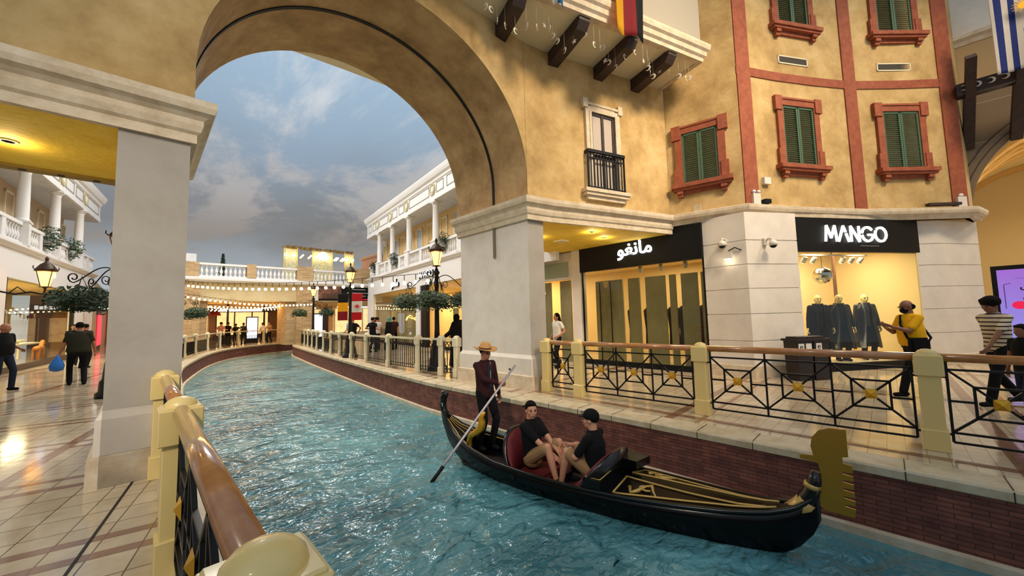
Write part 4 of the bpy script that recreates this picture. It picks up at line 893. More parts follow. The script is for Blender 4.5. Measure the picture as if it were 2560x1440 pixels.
def upper(F, tag_, cols, a0, a1, wallmat, nrec, side, seed):
    nn = {'right': 0, 'left': 40}[side]
    struct('trim_%d' % (31+nn), F.mol([(-.1, 4.36), (.06, 4.36), (.10, 4.44), (.16, 4.48), (.16, 4.56), (-.1, 4.58)], a0, a1), FWHITE)
    struct('trim_%d' % (32+nn), F.mol([(-.02, 7.62), (.10, 7.62), (.10, 7.86), (.07, 7.88), (.07, 8.52), (.12, 8.56), (.14, 8.66), (.24, 8.74), (.30, 8.86), (.34, 8.98), (.34, 9.04), (-.02, 9.08)], a0, a1), FWHITE)
    struct('trim_%d' % (33+nn), F.B(a0, a1, -nrec, .02, 7.6, 7.68), FGREY)
    struct('wall_%s_upper' % side, F.B(a0, a1, -nrec-.1, -nrec, 4.5, 7.7), wallmat)
    struct('floor_%s_gallery' % side, F.B(a0, a1, -nrec, .0, 4.45, 4.5), FGREY)
    word = ['first', 'second', 'third', 'fourth', 'fifth', 'sixth', 'seventh']
    base = None
    for i, c in enumerate(cols):
        l = 'white round column on the %s gallery, %s from the arch' % (side, word[i]); p = F.p(c, -.08, 4.56)
        if base is None:
            t = thing('column', p, l, 'column', group='white columns on the %s gallery' % side); base = t
            b = B(); b.box((0, 0, .45), (.42, .42, .90)); b.box((0, 0, .92), (.48, .48, .06)); b.box((0, 0, .03), (.48, .48, .06)); b.obj('pedestal', FWHITE, t, local=True)
            b = B(); b.lathe([(.21, .95), (.22, .99), (.18, 1.04), (.17, 1.08), (.165, 1.8), (.145, 2.78), (.165, 2.80), (.15, 2.83)], n=16); b.obj('shaft', FWHITE, t, local=True)
            b = B(); b.lathe([(.15, 2.84), (.21, 2.92), (.22, 2.96)], n=16); b.box((0, 0, 3.01), (.46, .46, .10)); b.obj('capital', FWHITE, t, local=True)
        else: dup(base, p, 0, l)
    # balustrades between columns
    proto = None
    ends = [a0]+cols+[a1]
    for i in range(len(ends)-1):
        s0, s1 = ends[i]+(.22 if i else 0), ends[i+1]-.22
        if s1-s0 < .7 or i >= len(word): continue
        t = thing('balustrade', F.p((s0+s1)/2, -.08, 4.56), 'white stone balustrade on the %s gallery, %s bay from the arch' % (side, word[i]), 'balustrade', rz=math.atan2(F.d.y, F.d.x), group='balustrades on the %s gallery' % side); h = (s1-s0)/2
        b = B(); b.box((0, 0, .82), (2*h, .20, .12)); b.box((0, 0, .06), (2*h, .22, .12)); b.box((0, 0, .44), (.3, .18, .66)); b.obj('rail', FWHITE, t, local=True)
        n = int(2*h/.21)
        for k in range(n):
            x = -h+.11+(2*h-.22)*k/max(1, n-1)
            if abs(x) < .2: continue
            if proto is None: q = B(); q.lathe([(r, z+.13) for r, z in BAL]+[(.055, .76)], n=8); o = q.obj('baluster', FWHITE, t, local=True); proto = o
            else: o = proto.copy(); COL.objects.link(o); o.parent = t
            o.location = (x, 0, 0)
    # frieze panels and medallions
    for i in range(len(cols)):
        t = thing('medallion', F.p(cols[i], .07, 8.2), 'round gilt edged medallion on the %s frieze above the %s column' % (side, word[i]), 'medallion', rz=math.atan2(F.n.y, F.n.x)-math.pi/2, group='medallions on the %s frieze' % side)
        b = B(); ring = [(.30, 0), (.30, .05), (.26, .07), (.22, .05), (.20, .02)]
        b.rings([[Vector((r*math.cos(2*math.pi*k/20), o_, 1.15*r*math.sin(2*math.pi*k/20))) for k in range(20)] for r, o_ in ring], True, True); b.obj('ring', mat('frieze_gilt', (186, 174, 130), .5) if 'frieze_gilt' not in bpy.data.materials else bpy.data.materials['frieze_gilt'], t, local=True)
        b = B(); b.sph((0, .03, 0), .17, 12, (.8, .3, 1.1)); b.obj('boss', FWHITE, t, local=True)
    b = B()
    for i in range(len(ends)-1):
        s0, s1 = ends[i]+(.42 if i else 0), ends[i+1]-.42
        if s1-s0 < .6: continue
        parts = [(s0, s1)] if (i+seed) % 2 == 0 else [(s0, (s0+s1)/2-.16), ((s0+s1)/2+.16, s1)]
        for u0, u1 in parts:
            for q in ((u0, u1, 8.44, 8.48), (u0, u1, 7.94, 7.98), (u0, u0+.04, 7.94, 8.48), (u1-.04, u1, 7.94, 8.48)): F.bx(b, q[0], q[1], .065, .095, q[2], q[3])
    struct('trim_%d' % (34+nn), b, bpy.data.materials['facade_grey_line'] if 'facade_grey_line' in bpy.data.materials else mat('facade_grey_line', (160, 160, 150), .7))
    # tall framed blind windows on the gallery wall
    k = 0
    for i in range(len(ends)-1):
        s0, s1 = ends[i], ends[i+1]; m_ = 2 if s1-s0 > 2 else 1
        for j in range(m_):
            c = s0+(s1-s0)*(j+.5)/m_+.5; w = .42; k += 1
            o = thing('window_%d' % (20+nn+k), F.p(c, -nrec, 5.1), None, None); o['kind'] = 'structure'
            b = B()
            for q in ((c-w, c+w, 7.18, 7.28), (c-w, c+w, 5.0, 5.1), (c-w, c-w+.08, 5.0, 7.28), (c+w-.08, c+w, 5.0, 7.28)): F.bx(b, q[0], q[1], -nrec, -nrec+.06, q[2], q[3])
            b.obj('window_frame', CREAM_W, o); F.B(c-w+.08, c+w-.08, -nrec, -nrec+.02, 5.1, 7.18).obj('pane', (GBLK if (k % 3 == 1 and side == 'right') else (PALEG if k <= 1 and side == 'right' else wallmat)), o)
FRt = Fac((10.08, 12.0), (12.08, 27.4), (-1, 0)); ar = FRt.S
upper(FRt, 'R', [ar(y) for y in (13.45, 16.2, 19.7, 22.45, 25.0)], -5.0, FRt.L, CAMEL, 1.3, 'right', 0)
FLt = Fac((-4.1, 14.8), (-1.95, 32.2), (1, 0)); al = FLt.S
upper(FLt, 'L', [al(y) for y in (16.0, 19.1, 22.4, 25.7, 29.2)], 0, FLt.L, TANW, 1.3, 'left', 1)
CHL = mat('lit_channel_letters', (250, 250, 250), .5, emit=(255, 252, 246), es=1.1)
# ---- right lower shopfront (continues the store)
struct('wall_right_fascia', FRt.B(-4.6, FRt.L, -.15, 0, 3.33, 4.40), FWHITE)
struct('ceiling_right_shop', FRt.B(.6, FRt.L, -4, -.16, 3.3, 3.4), WARMW)
struct('wall_right_shop_back', FRt.B(.6, FRt.L, -4.1, -4, 0, 3.4), WARMW)
for nm, a, c, m_ in (('near', -4.6, -3.4, GLASS), ):
    pass
def pier_f(F, n, a0, a1, m=FWHITE, o1=.03): struct('wall_jamb_%s' % n, F.B(a0, a1, -.2, o1, 0, 3.33), m)
pier_f(FRt, 'one', ar(26.2), FRt.L); pier_f(FRt, 'two', ar(18.0), ar(18.55)); pier_f(FRt, 'three', ar(17.25), ar(17.9), MBLACK, .01)
for k, (y0, y1) in enumerate(((18.55, 26.2), (8.0, 16.2))): struct('window_%d' % (9+k), FRt.B(ar(y0), ar(y1), -.05, -.04, .12, 3.33), GLASS)
struct('baseboard_back', FRt.B(ar(18.55), ar(26.2), -.06, .02, 0, .14), MBLACK)
struct('trim_30', FRt.B(ar(7.4), ar(16.2), -.06, .02, 0, .14), MBLACK)
# inner panels and hanging garlands of light
for k in range(9):
    y = 7.5+k*.95
    o = FRt.B(ar(y), ar(y)+.5, -.75, -.70, .0, 2.7).obj('display_board', OLIVE); tag(o, 'olive board standing in the far shop window, %s from the pier' % ['first', 'second', 'third', 'fourth', 'fifth', 'sixth', 'seventh', 'eighth', 'ninth'][k], 'board', 'olive boards in the far shop window')
for k in range(5):
    y = 19.0+k*1.45
    o = FRt.B(ar(y), ar(y)+.95, -.95, -.90, .0, 2.5).obj('display_board', OLIVE); tag(o, 'olive board in the far window under the Arabic lettering, %s from the white jamb' % ['first', 'second', 'third', 'fourth', 'fifth'][k], 'board', 'olive boards in the farther shop window')
area('far_shop_light', FRt.p(ar(22.4), -2.2, 3.2), FRt.p(ar(22.4), -2.2, 0), 3, 260, (1, .74, .42)); area('far_shop_light', FRt.p(ar(16.8), -2.0, 3.2), FRt.p(ar(16.8), -2, 0), 1.6, 150, (1, .62, .30)); area('far_shop_light', FRt.p(ar(12.5), -2.3, 3.2), FRt.p(ar(12.5), -2.3, 0), 2.4, 200, (1, .72, .38))
rk = thing('clothes_rack', FRt.p(ar(16.7), -2.5, 0), 'clothes rack in the lit doorway behind the lamp post', 'rack'); b = B(); b.tube([FRt.p(ar(16.2), -2.5, 2.0), FRt.p(ar(17.2), -2.6, 2.0)], .015, 6); b.obj('rail', IRON, rk)
for y_ in (16.2, 17.2): b = B(); b.tube([FRt.p(ar(y_), -2.5, 0), FRt.p(ar(y_), -2.5, 2.0)], .015, 6); b.obj('upright', IRON, rk)
for k in range(6):
    y = 16.35+.14*k; c = FRt.p(ar(y), -2.4-.05*k, 1.15); b = B(); b.box((c.x, c.y, 1.5), (.03, .34, .75), .1); b.tube([(c.x, c.y, 1.87), (c.x, c.y, 1.98)], .01, 5)
    tag(b.obj('hanging_garment', (CR_, CM, CK, CR_, CW, CM)[k]), 'garment on the rail inside the lit doorway, %s in the row' % ['first', 'second', 'third', 'fourth', 'fifth', 'sixth'][k], 'garment', 'garments inside the lit doorway')
# chandelier-like bulb ring
t = thing('chandelier', FRt.p(ar(20.4), -.5, 1.6), 'glowing bulb chandelier in the far window below the Arabic lettering', 'chandelier'); c = t.location
for k in range(26):
    a = 2*math.pi*k/26; b = B(); b.sph((c.x+.1*math.sin(a), c.y+.62*math.cos(a), 1.55+.10*math.sin(a*3)+.10*(1-abs(math.cos(a)))), .04, 6, m=4); b.obj('bulb', LANTG, t)
b = B(); b.tube([(c.x, c.y, 1.6), (c.x, c.y, 3.3)], .01, 5); b.obj('cord', IRON, t)
s1 = thing('shop_sign', FRt.p(ar(17.2), .02, 3.75), 'white MANGO letters on the pale fascia behind the lamp post', 'sign'); mango(frame(FRt.p(ar(17.1), .01, 3.88), -FRt.d), .34, s1, MBLACK, .09); mango(frame(FRt.p(ar(17.13), .101, 3.89), -FRt.d), .34, s1, CHL, .006)
s1 = thing('shop_sign', FRt.p(ar(21.7), .02, 3.75), 'white Arabic letters on the pale fascia left of the MANGO letters', 'sign'); text_mesh('letter_backs', '\uFEEE\uFED0\uFEE7\uFE8E\uFEE3', .62, MBLACK, s1, frame(FRt.p(ar(21.66), .05, 3.77), -FRt.d), bold=.02, depth=.04); text_mesh('letters', '\uFEEE\uFED0\uFEE7\uFE8E\uFEE3', .62, CHL, s1, frame(FRt.p(ar(21.7), .10, 3.78), -FRt.d), bold=.02, depth=.005)
# ---- left lower shopfront
struct('wall_left_fascia', FLt.B(0, FLt.L, -.15, 0, 3.33, 4.40), FWHITE)
struct('wall_left_shop_back', FLt.B(0, FLt.L, -3.0, -2.9, 0, 3.4), mat('nursery_cream_wall', (240, 220, 168), .7)); struct('ceiling_left_shop', FLt.B(0, FLt.L, -3, -.16, 3.3, 3.4), WARMW)
pier_f(FLt, 'four', al(28.8), al(30.3)); struct('trim_35', FLt.B(al(28.6), al(28.8), -.1, .02, 0, 3.33), MBLACK); struct('trim_36', FLt.B(al(21.2), al(21.3), -.1, .02, 0, 3.33), MBLACK)
pier_f(FLt, 'five', al(20.2), al(21.2)); struct('window_11', FLt.B(al(21.3), al(28.6), -.05, -.04, .2, 3.33), GLASS); struct('baseboard_left', FLt.B(al(15), al(28.8), -.06, .04, 0, .22), mat('dark_plinth', (48, 34, 30), .5))
struct('wall_left_end', FLt.B(al(30.3), al(32.2), -.2, 0, 0, 3.33), FWHITE)
area('left_shop_light', FLt.p(al(24.6), -1.5, 3.2), FLt.p(al(24.6), -1.5, 0), 2.6, 520, (1, .80, .50))
s1 = thing('shop_sign', FLt.p(al(24.9), .02, 3.85), 'small blue-white Arabic letters on the left facade band', 'sign'); text_mesh('letters', '\uFEDE\uFE91\uFE8E\uFEE3\uFEB0\uFE91\uFE8E\uFEE3', .48, mat('cool_lit_letters', (220, 235, 255), .5, emit=(200, 222, 255), es=1.6), s1, frame(FLt.p(al(24.9), .04, 3.86), FLt.d), bold=.02, depth=.03)
tb = thing('display_table', FLt.p(al(24.8), -.9, .2), 'long cream display table in the left shop window', 'table'); CRW = WARMW
FLt.B(al(22.9), al(27), -1.2, -.5, .86, .92).obj('tabletop', CREAM_W, tb)
for y in (23.0, 26.9):
    for o_ in (-.55, -1.15): FLt.B(al(y)-.03, al(y)+.03, o_-.03, o_+.03, .2, .86).obj('leg', CREAM_W, tb)
tb = thing('white_bowl', FLt.p(al(25.2), -.8, .92), 'white bowl on the display table in the left shop', 'bowl'); b = B(); c = tb.location; b.lathe([(.08, 0), (.3, .14), (.32, .16), (.26, .13)], tuple(c), n=14); b.obj('bowl', WHITE, tb)
# toy camel
tb = thing('toy_horse', FLt.p(al(26.0), -.35, .2), 'brown plush toy horse standing in the left shop window', 'toy', rz=math.atan2(FLt.d.y, FLt.d.x)); PL = cloth('plush_brown', (170, 110, 60)); b = B(); b.cap((-.25, 0, .45), (.22, 0, .45), .13, .13)
b.cap((.22, 0, .5), (.40, 0, .75), .08, .07); b.cap((.40, 0, .75), (.55, 0, .68), .07, .05); b.obj('body', PL, tb, local=True)
for x in (-.27, .22):
    for y in (-.08, .08): q = B(); q.cap((x, y, .4), (x, y, .03), .05, .04); q.obj('leg', PL, tb, local=True)
# bunting
for k in range(9):
    y = 23.2+k*.36; z = 2.35-.28*math.sin(math.pi*k/8); c = FLt.p(al(y), -.4, z); b = B(); b.plate([c, c+FLt.d*.24, c+FLt.d*.12-Vector((0, 0, .2))], FLt.n*.01); tag(b.obj('bunting_flag', (CK, CO, CM)[k % 3]), 'small triangular pennant of the bunting in the left shop, %s from the left' % ['first', 'second', 'third', 'fourth', 'fifth', 'sixth', 'seventh', 'eighth', 'ninth'][k], 'pennant', 'bunting in the left shop')
# shelves with goods at far left
sh = thing('shelf_unit', FLt.p(al(21.9), -1.6, .2), 'bright shelf unit at the left edge of the left shop window', 'shelf')
for z in (.6, 1.2, 1.8, 2.3): FLt.B(al(21.4), al(23.2), -1.8, -1.4, z, z+.04).obj('shelf', CREAM_W, sh)
gq = random.Random(8); GM = [mat('goods_%s' % n_, c_, .6) for n_, c_ in (('rose', (214, 140, 130)), ('sky', (140, 170, 190)), ('cream', (236, 220, 180)), ('honey', (200, 150, 80)))]
for k in range(12):
    zz = (.64, 1.24, 1.84)[k//4]; yy = 21.55+.42*(k % 4); w_ = .09+.05*gq.random(); h_ = .16+.18*gq.random()
    o = FLt.B(al(yy)-w_, al(yy)+w_, -1.7, -1.5, zz, zz+h_).obj('gift_box', GM[k % 4]); bmesh_ = None
    tag(o, '%s box on the %s shelf at the left edge, %s along' % (('rose', 'pale blue', 'cream', 'honey')[k % 4], ('lowest', 'middle', 'top')[k//4], ('first', 'second', 'third', 'fourth')[k % 4]), 'box', 'boxes on the left shop shelves')
# ---- wall lantern + blade sign on the left, background shop
def lantern(parent, c, s=1.0, local=True):
    c = Vector(c); b = B(); fr = [(.10, 0), (.20, .42)]
    for k in range(4):
        a = math.pi/4+k*math.pi/2; b.bar(c+Vector((.10*s*math.cos(a), .10*s*math.sin(a), 0)), c+Vector((.20*s*math.cos(a), .20*s*math.sin(a), .42*s)), .016*s)
    b.lathe([(.145*s, -.02*s), (.10*s, .0), (.03*s, -.05*s), (.02*s, -.14*s)], tuple(c), n=8); b.lathe([(.20*s, .42*s), (.235*s, .44*s), (.20*s, .50*s), (.12*s, .62*s), (.04*s, .68*s), (.03*s, .74*s), (.045*s, .77*s), (.01*s, .84*s)], tuple(c), n=8)
    for k in range(4): a = math.pi/4+k*math.pi/2; b.tube([c+Vector((.22*s*math.cos(a), .22*s*math.sin(a), .45*s)), c+Vector((.27*s*math.cos(a), .27*s*math.sin(a), .50*s)), c+Vector((.26*s*math.cos(a), .26*s*math.sin(a), .56*s))], .012*s, 5)
    b.obj('lantern_frame', mat('aged_bronze', (62, 44, 26), .5, metal=.5) if 'aged_bronze' not in bpy.data.materials else bpy.data.materials['aged_bronze'], parent, local=local); parent = [c for c in bpy.data.objects if c.parent == parent and c.name.startswith('lantern_frame')][0]
    b = B(); b.lathe([(.09*s, .01), (.185*s, .41*s)], tuple(c), n=4); b.obj('lantern_glass', LANTG, parent, local=local)
t = thing('wall_lantern', FLt.p(al(20.7), 0, 2.7), 'bronze wall lantern on a scrolled bracket at the left edge', 'lantern', rz=math.atan2(FLt.n.y, FLt.n.x)); b = B(); b.tube([(0, 0, .1), (.35, 0, .0), (.7, 0, .08), (.95, 0, .0), (1.0, 0, .12)], .03, 6); b.tube([(.2, 0, .0), (.4, 0, .25), (.6, 0, .05)], .02, 5); b.obj('bracket', IRON, t, local=True); lantern(t, (1.0, 0, .28), 1.25); point('lantern_light', FLt.p(al(20.7), 1.0, 3.5), 12, (1, .7, .4), .1)
t = thing('blade_sign', FLt.p(al(30.2), 0, 2.3), 'small black blade sign with white lit letters beside the hanging foliage', 'sign', rz=math.atan2(FLt.n.y, FLt.n.x)); b = B(); b.bar((0, 0, .5), (.9, 0, .5), .04); b.obj('bracket', IRON, t, local=True); b = B(); b.box2((.1, -.05, .08), (1.7, .05, .46)); b.obj('panel', MBLACK, t, local=True); b = B()
for k in range(6): b.box2((.6+.16*k, -.062, .18), (.72+.16*k, -.05, .34+.04*(k % 2)))
for pc in range(1): b.obj('letters', SIGNW, t, local=True)
# ================================================================ bridge
BY = 28.0
struct('bridge_deck', B().box2((1.2, BY-.15, 4.0), (13.5, BY+3.2, 4.23)), FWHITE)
b = B(); b.sweep([(0, 3.98), (.05, 3.98), (.12, 4.06), (.16, 4.10), (.16, 4.22), (.10, 4.27), (0, 4.27)], [(1.2, BY-.12), (13.5, BY-.12)], side=-1); struct('trim_37', b, FWHITE)
BEIGE = mat('bridge_beige_render', (210, 192, 150), .8, var=((196, 176, 132), (218, 202, 164)), vscale=1)
struct('wall_bridge', B().box2((2.4, BY+.05, 2.88), (13.5, BY+.35, 4.0)), BEIGE)
def ledger_box(name, a, c):
    b = B(); b.box2(a, c); uvl = b.bm.loops.layers.uv.new('UVMap')
    for f in b.bm.faces:
        f.normal_update()
        for lp in f.loops: v = lp.vert.co; lp[uvl].uv = ((v.x if abs(f.normal.y) > .5 else v.y), v.z)
    return struct(name, b, LEDGER)
ledger_box('wall_bridge_left_pier', (1.25, BY-.1, 0), (2.42, BY+.9, 4.0)); ledger_box('wall_bridge_left_return', (2.42, BY+.3, 0), (2.8, BY+2.6, 2.9)); ledger_box('wall_bridge_right_pier', (7.42, BY-.1, 0), (8.42, BY+.9, 4.0)); ledger_box('wall_bridge_right_return', (6.9, BY+.3, 0), (7.42, BY+2.6, 2.9))
for i, (x0, x1, z1) in enumerate(((1.2, 2.33, 5.14), (4.62, 5.1, 5.20), (7.42, 8.41, 5.28), (11.17, 13.4, 5.4))):
    o = ledger_box('wall_bridge_parapet_%s' % 'abcd'[i], (x0, BY-.08, 4.27), (x1, BY+.35, z1))
struct('wall_bridge_attic', B().box2((.6, BY+.1, 5.14), (2.2, BY+3, 5.62)), FGREY)
proto = None
for i, (x0, x1) in enumerate(((2.33, 4.62), (5.1, 7.42), (8.41, 11.17))):
    t = thing('balustrade', ((x0+x1)/2, BY, 4.27), 'white balustrade on the bridge, %s span' % ('left', 'middle', 'right')[i], 'balustrade', group='balustrades on the bridge'); h = (x1-x0)/2
    b = B(); b.box((0, .05, .79), (2*h, .24, .12)); b.box((0, .05, .05), (2*h, .24, .10)); b.obj('rail', FWHITE, t, local=True); n = 10 if i < 2 else 11
    for k in range(n):
        if proto is None: q = B(); q.lathe([(.07, .10), (.07, .14), (.035, .17), (.04, .22), (.082, .32), (.075, .42), (.038, .54), (.036, .62), (.065, .66), (.07, .73)], n=8); o = q.obj('baluster', FWHITE, t, local=True); proto = o
        else: o = proto.copy(); COL.objects.link(o); o.parent = t
        o.location = (-h+.12+(2*h-.24)*k/(n-1), .05, 0)
# billboard
t = thing('billboard', (10.5, BY, 2.95), 'black advertising banner with brown photo and white lines on the bridge', 'banner'); b = B(); b.box2((8.44, BY-.12, 2.93), (12.46, BY+.02, 4.14)); b.obj('panel', WHITE, t)
b = B(); b.box2((8.76, BY-.14, 2.96), (12.44, BY-.12, 4.11)); b.obj('black_print', MBLACK, t); b = B(); b.box2((8.78, BY-.15, 3.1), (10.3, BY-.14, 4.0)); b.obj('photo_print', mat('brown_photo', (88, 58, 46), .6, var=((40, 26, 24), (150, 104, 84)), vscale=1.5), t); b = B()
for z, x0, x1 in ((3.78, 10.9, 12.0), (3.52, 10.7, 12.3), (3.30, 10.9, 12.0), (3.05, 10.8, 11.6)):
    x = x0
    while x < x1: b.box2((x, BY-.152, z), (x+.07, BY-.14, z+.05)); x += .10
b.obj('print_text', mat('banner_text_white', (200, 200, 200), .6), t); b = B(); b.box2((11.9, BY-.152, 3.04), (12.35, BY-.14, 3.10)); b.obj('print_text', MAG, t)
# lit pavilion frame behind the bridge
GLIT = mat('gilded_lattice', (226, 208, 120), .5, emit=(255, 226, 120), es=.15)
t = thing('light_pavilion', (10.8, 34, 4.3), 'gilded illuminated frame with patterned panels standing behind the bridge', 'pavilion')
for x0, x1 in ((8.15, 8.95), (10.2, 11.7), (12.85, 13.5)):
    b = B(); b.box2((x0, 34, 4.2), (x1, 34.1, 7.5)); b.obj('lattice_panel', mat('pale_lattice', (206, 204, 170), .6, var=((150, 152, 104), (232, 230, 206)), vscale=6, emit=(255, 240, 170), es=.10) if 'pale_lattice' not in bpy.data.materials else bpy.data.materials['pale_lattice'], t)
b = B()
for x in (8.05, 9.0, 10.15, 10.95, 11.75, 12.8, 13.55): b.box2((x-.03, 33.9, 4.2), (x+.03, 34, 7.6))
b.obj('upright', GLIT, t); b = B(); q = random.Random(5)
for k in range(240): x = 8.0+5.6*q.random(); b.box((x, 33.9+.2*q.random(), 7.52+.2*q.random()), (.16, .12, .09), q.random()*3)
tag(b.obj('leafy_top', mat('dried_leaves', (150, 126, 78), .7), t), kind='stuff')
b = B(); b.rings([[Vector((10.95+.42*math.cos(math.pi/6+a*math.pi/3), y, 7.05+.42*math.sin(math.pi/6+a*math.pi/3))) for a in range(6)] for y in (33.7, 33.8)], True, False); b.obj('hexagon_lamp', mat('hexagon_glow', (255, 255, 250), .5, emit=(255, 252, 240), es=1.6), t)
for x in (9.3, 9.9, 11.95, 12.1, 12.5, 12.65): b = B(); b.tube([(x-.13, 33.8, 6.75), (x+.13, 33.8, 7.05)], .07, 8); b.obj('lamp_tube', mat('tube_glow', (255, 250, 230), .5, emit=(255, 246, 220), es=1.5) if 'tube_glow' not in bpy.data.materials else bpy.data.materials['tube_glow'], t)
for x in (8.15, 8.75, 10.4, 11.4, 13.0, 13.5): b = B(); b.sph((x, 33.8, 6.95), .08, 8); b.obj('bulb', BULB, t)
t = thing('cypress_tree', (4.15, 34, 4.3), 'slim dark cypress rising behind the bridge balustrade', 'tree'); b = B()
for k in range(14): z = 4.62+k*.15; b.leaves((4.15, 34, z), .30*(1-k/15)+.03, 60, .07)
b.obj('foliage', LEAF, t); b = B(); b.tube([(4.15, 34, 4.2), (4.15, 34, 5)], .04, 6); b.obj('trunk', DWOOD, t)
# terracotta block behind the right facade end
struct('wall_far_terracotta', B().box2((14.0, 29.5, 4.2), (16.5, 33, 6.9)), mat('dusty_rose_render', (190, 140, 112), .8)); b = B(); b.sweep([(0, 6.8), (.12, 6.86), (.2, 6.98), (.2, 7.06), (0, 7.1)], [(14.0, 33), (14.0, 29.5), (16.5, 29.5)], side=-1); struct('trim_38', b, mat('dusty_rose_trim', (200, 158, 130), .8))
# ================================================================ lively hall under and beyond the bridge
struct('ceiling_under_bridge', B().box2((1.2, BY+.35, 2.95), (15, 47, 4.2)), mat('tan_ceiling', (196, 160, 96), .8))
struct('wall_far_end', B().box2((-6, 46, 0), (24, 46.2, 4.4)), mat('far_wall_brown', (120, 88, 62), .8))
struct('wall_far_left', B().box2((-2.2, 32.2, 0), (-2.0, 46, 4.3)), TANW)
struct('floor_bridge_far', B().box2((7.6, 40, .0), (7.61, 40.01, .01)), STONE)
area('under_bridge_light', (5, 33.5, 2.85), (5, 33.5, 0), 4, 110, (1, .72, .40)); area('under_bridge_light', (11, 34, 2.85), (11, 34, 0), 4, 130, (1, .76, .46)); area('far_hall_light', (5, 42, 2.8), (5, 43, 0), 5, 130, (1, .74, .5))
SHOPGL = mat('lit_far_shopfront', (255, 226, 170), .6, emit=(255, 214, 150), es=.9, var=((120, 70, 40), (255, 240, 205)), vscale=1.6)
q = random.Random(11)
fs = []
for i, (x0, x1, y, z1, nm) in enumerate(((-1.5, 1.2, 45.7, 2.5, 'far lit restaurant front beyond the bridge, left one'), (1.5, 4.6, 45.7, 2.3, 'far lit restaurant front beyond the bridge, middle one'), (5.2, 9.5, 45.7, 2.6, 'far lit restaurant front beyond the bridge, right one'), (10.2, 13.2, 41.0, 2.7, 'lit shop front beyond the bridge, under the banner'), (13.4, 17.5, 38.0, 2.7, 'lit shop front beyond the bridge, nearest the white facade'))):
    t = thing('shopfront', ((x0+x1)/2, y, 0), nm, 'shopfront'); b = B(); b.box2((x0, y-.05, .4), (x1, y+.2, z1)); b.obj('display', SHOPGL, t); b = B(); b.box2((x0-.15, y-.1, 0), (x1+.15, y+.1, .4)); b.box2((x0-.15, y-.15, z1), (x1+.15, y+.1, min(z1+.5, 2.94))); k = x0
    while k <= x1+.01: b.box2((k-.05, y-.12, 0), (k+.05, y, z1)); k += (x1-x0)/3
    b.obj('surround', (DWOOD, TANW, DWOOD, FWHITE, CREAM_W)[i], t); b = B(); b.box2((x0+.2, y-.19, z1+.08), (x1-.6, y-.15, min(z1+.36, 2.9))); b.obj('fascia_light', mat('fascia_glow', (255, 246, 236), .5, emit=(255, 240, 226), es=1.3) if 'fascia_glow' not in bpy.data.materials else bpy.data.materials['fascia_glow'], t)
struct('wall_far_right', B().box2((13, 38.2, 0), (24, 38.4, 4.4)), TANW); struct('wall_far_mid', B().box2((10, 41.2, 0), (13.2, 41.4, 4.4)), TANW)
t = thing('awning', (3.2, 44.5, 2.0), 'red striped awning over the far restaurant', 'awning'); b = B(); b.plate([(1.2, 45.6, 2.75), (5.4, 45.6, 2.75), (5.4, 44.2, 2.3), (1.2, 44.2, 2.3)], (0, 0, -.03)); b.obj('canopy', mat('awning_red', (150, 40, 36), .8), t)
t = thing('advertising_screen', (6.1, 33.6, 0), 'small pale blue glowing screen on a stand on the far bank', 'screen'); b = B(); b.box2((5.72, 34.4, .0), (6.5, 34.5, 2.0)); b.obj('frame', MBLACK, t); b = B(); b.box2((5.78, 34.38, .35), (6.44, 34.4, 1.92)); b.obj('screen', mat('pale_screen', (210, 220, 245), .5, emit=(205, 216, 245), es=1.5), t)
t = thing('advertising_screen', (9.2, 26, 0), 'pale glowing screen behind the crowd on the right bank', 'screen'); b = B(); b.box2((8.9, 29.4, 0), (9.6, 29.5, 2.1)); b.obj('frame', MBLACK, t); b = B(); b.box2((8.96, 29.38, .4), (9.54, 29.4, 2.02)); b.obj('screen', bpy.data.materials['pale_screen'], t)
# blind far wall to the left
struct('wall_far_left_end', B().box2((-3.4, 32.2, 0), (-2.0, 32.4, 4.4)), LEDGER)
RSH = mat('red_lit_display', (220, 60, 70), .5, emit=(235, 70, 90), es=1.0); t = thing('shopfront', (-1.4, 40, 0), 'red lit shop display seen past the man in olive', 'shopfront'); b = B(); b.box2((-1.95, 36, .3), (-1.9, 39, 2.3)); b.obj('display', RSH, t); b = B(); b.box2((-1.99, 35.8, 0), (-1.93, 39.2, .3)); b.box2((-1.99, 35.8, 2.3), (-1.93, 39.2, 2.8)); b.obj('surround', DWOOD, t)
t = thing('shopfront', (-.6, 44.8, 0), 'warm lit cafe front at the end of the left walk', 'shopfront'); b = B(); b.box2((-1.8, 45.6, .4), (1.1, 45.7, 2.6)); b.obj('display', RSH, t)

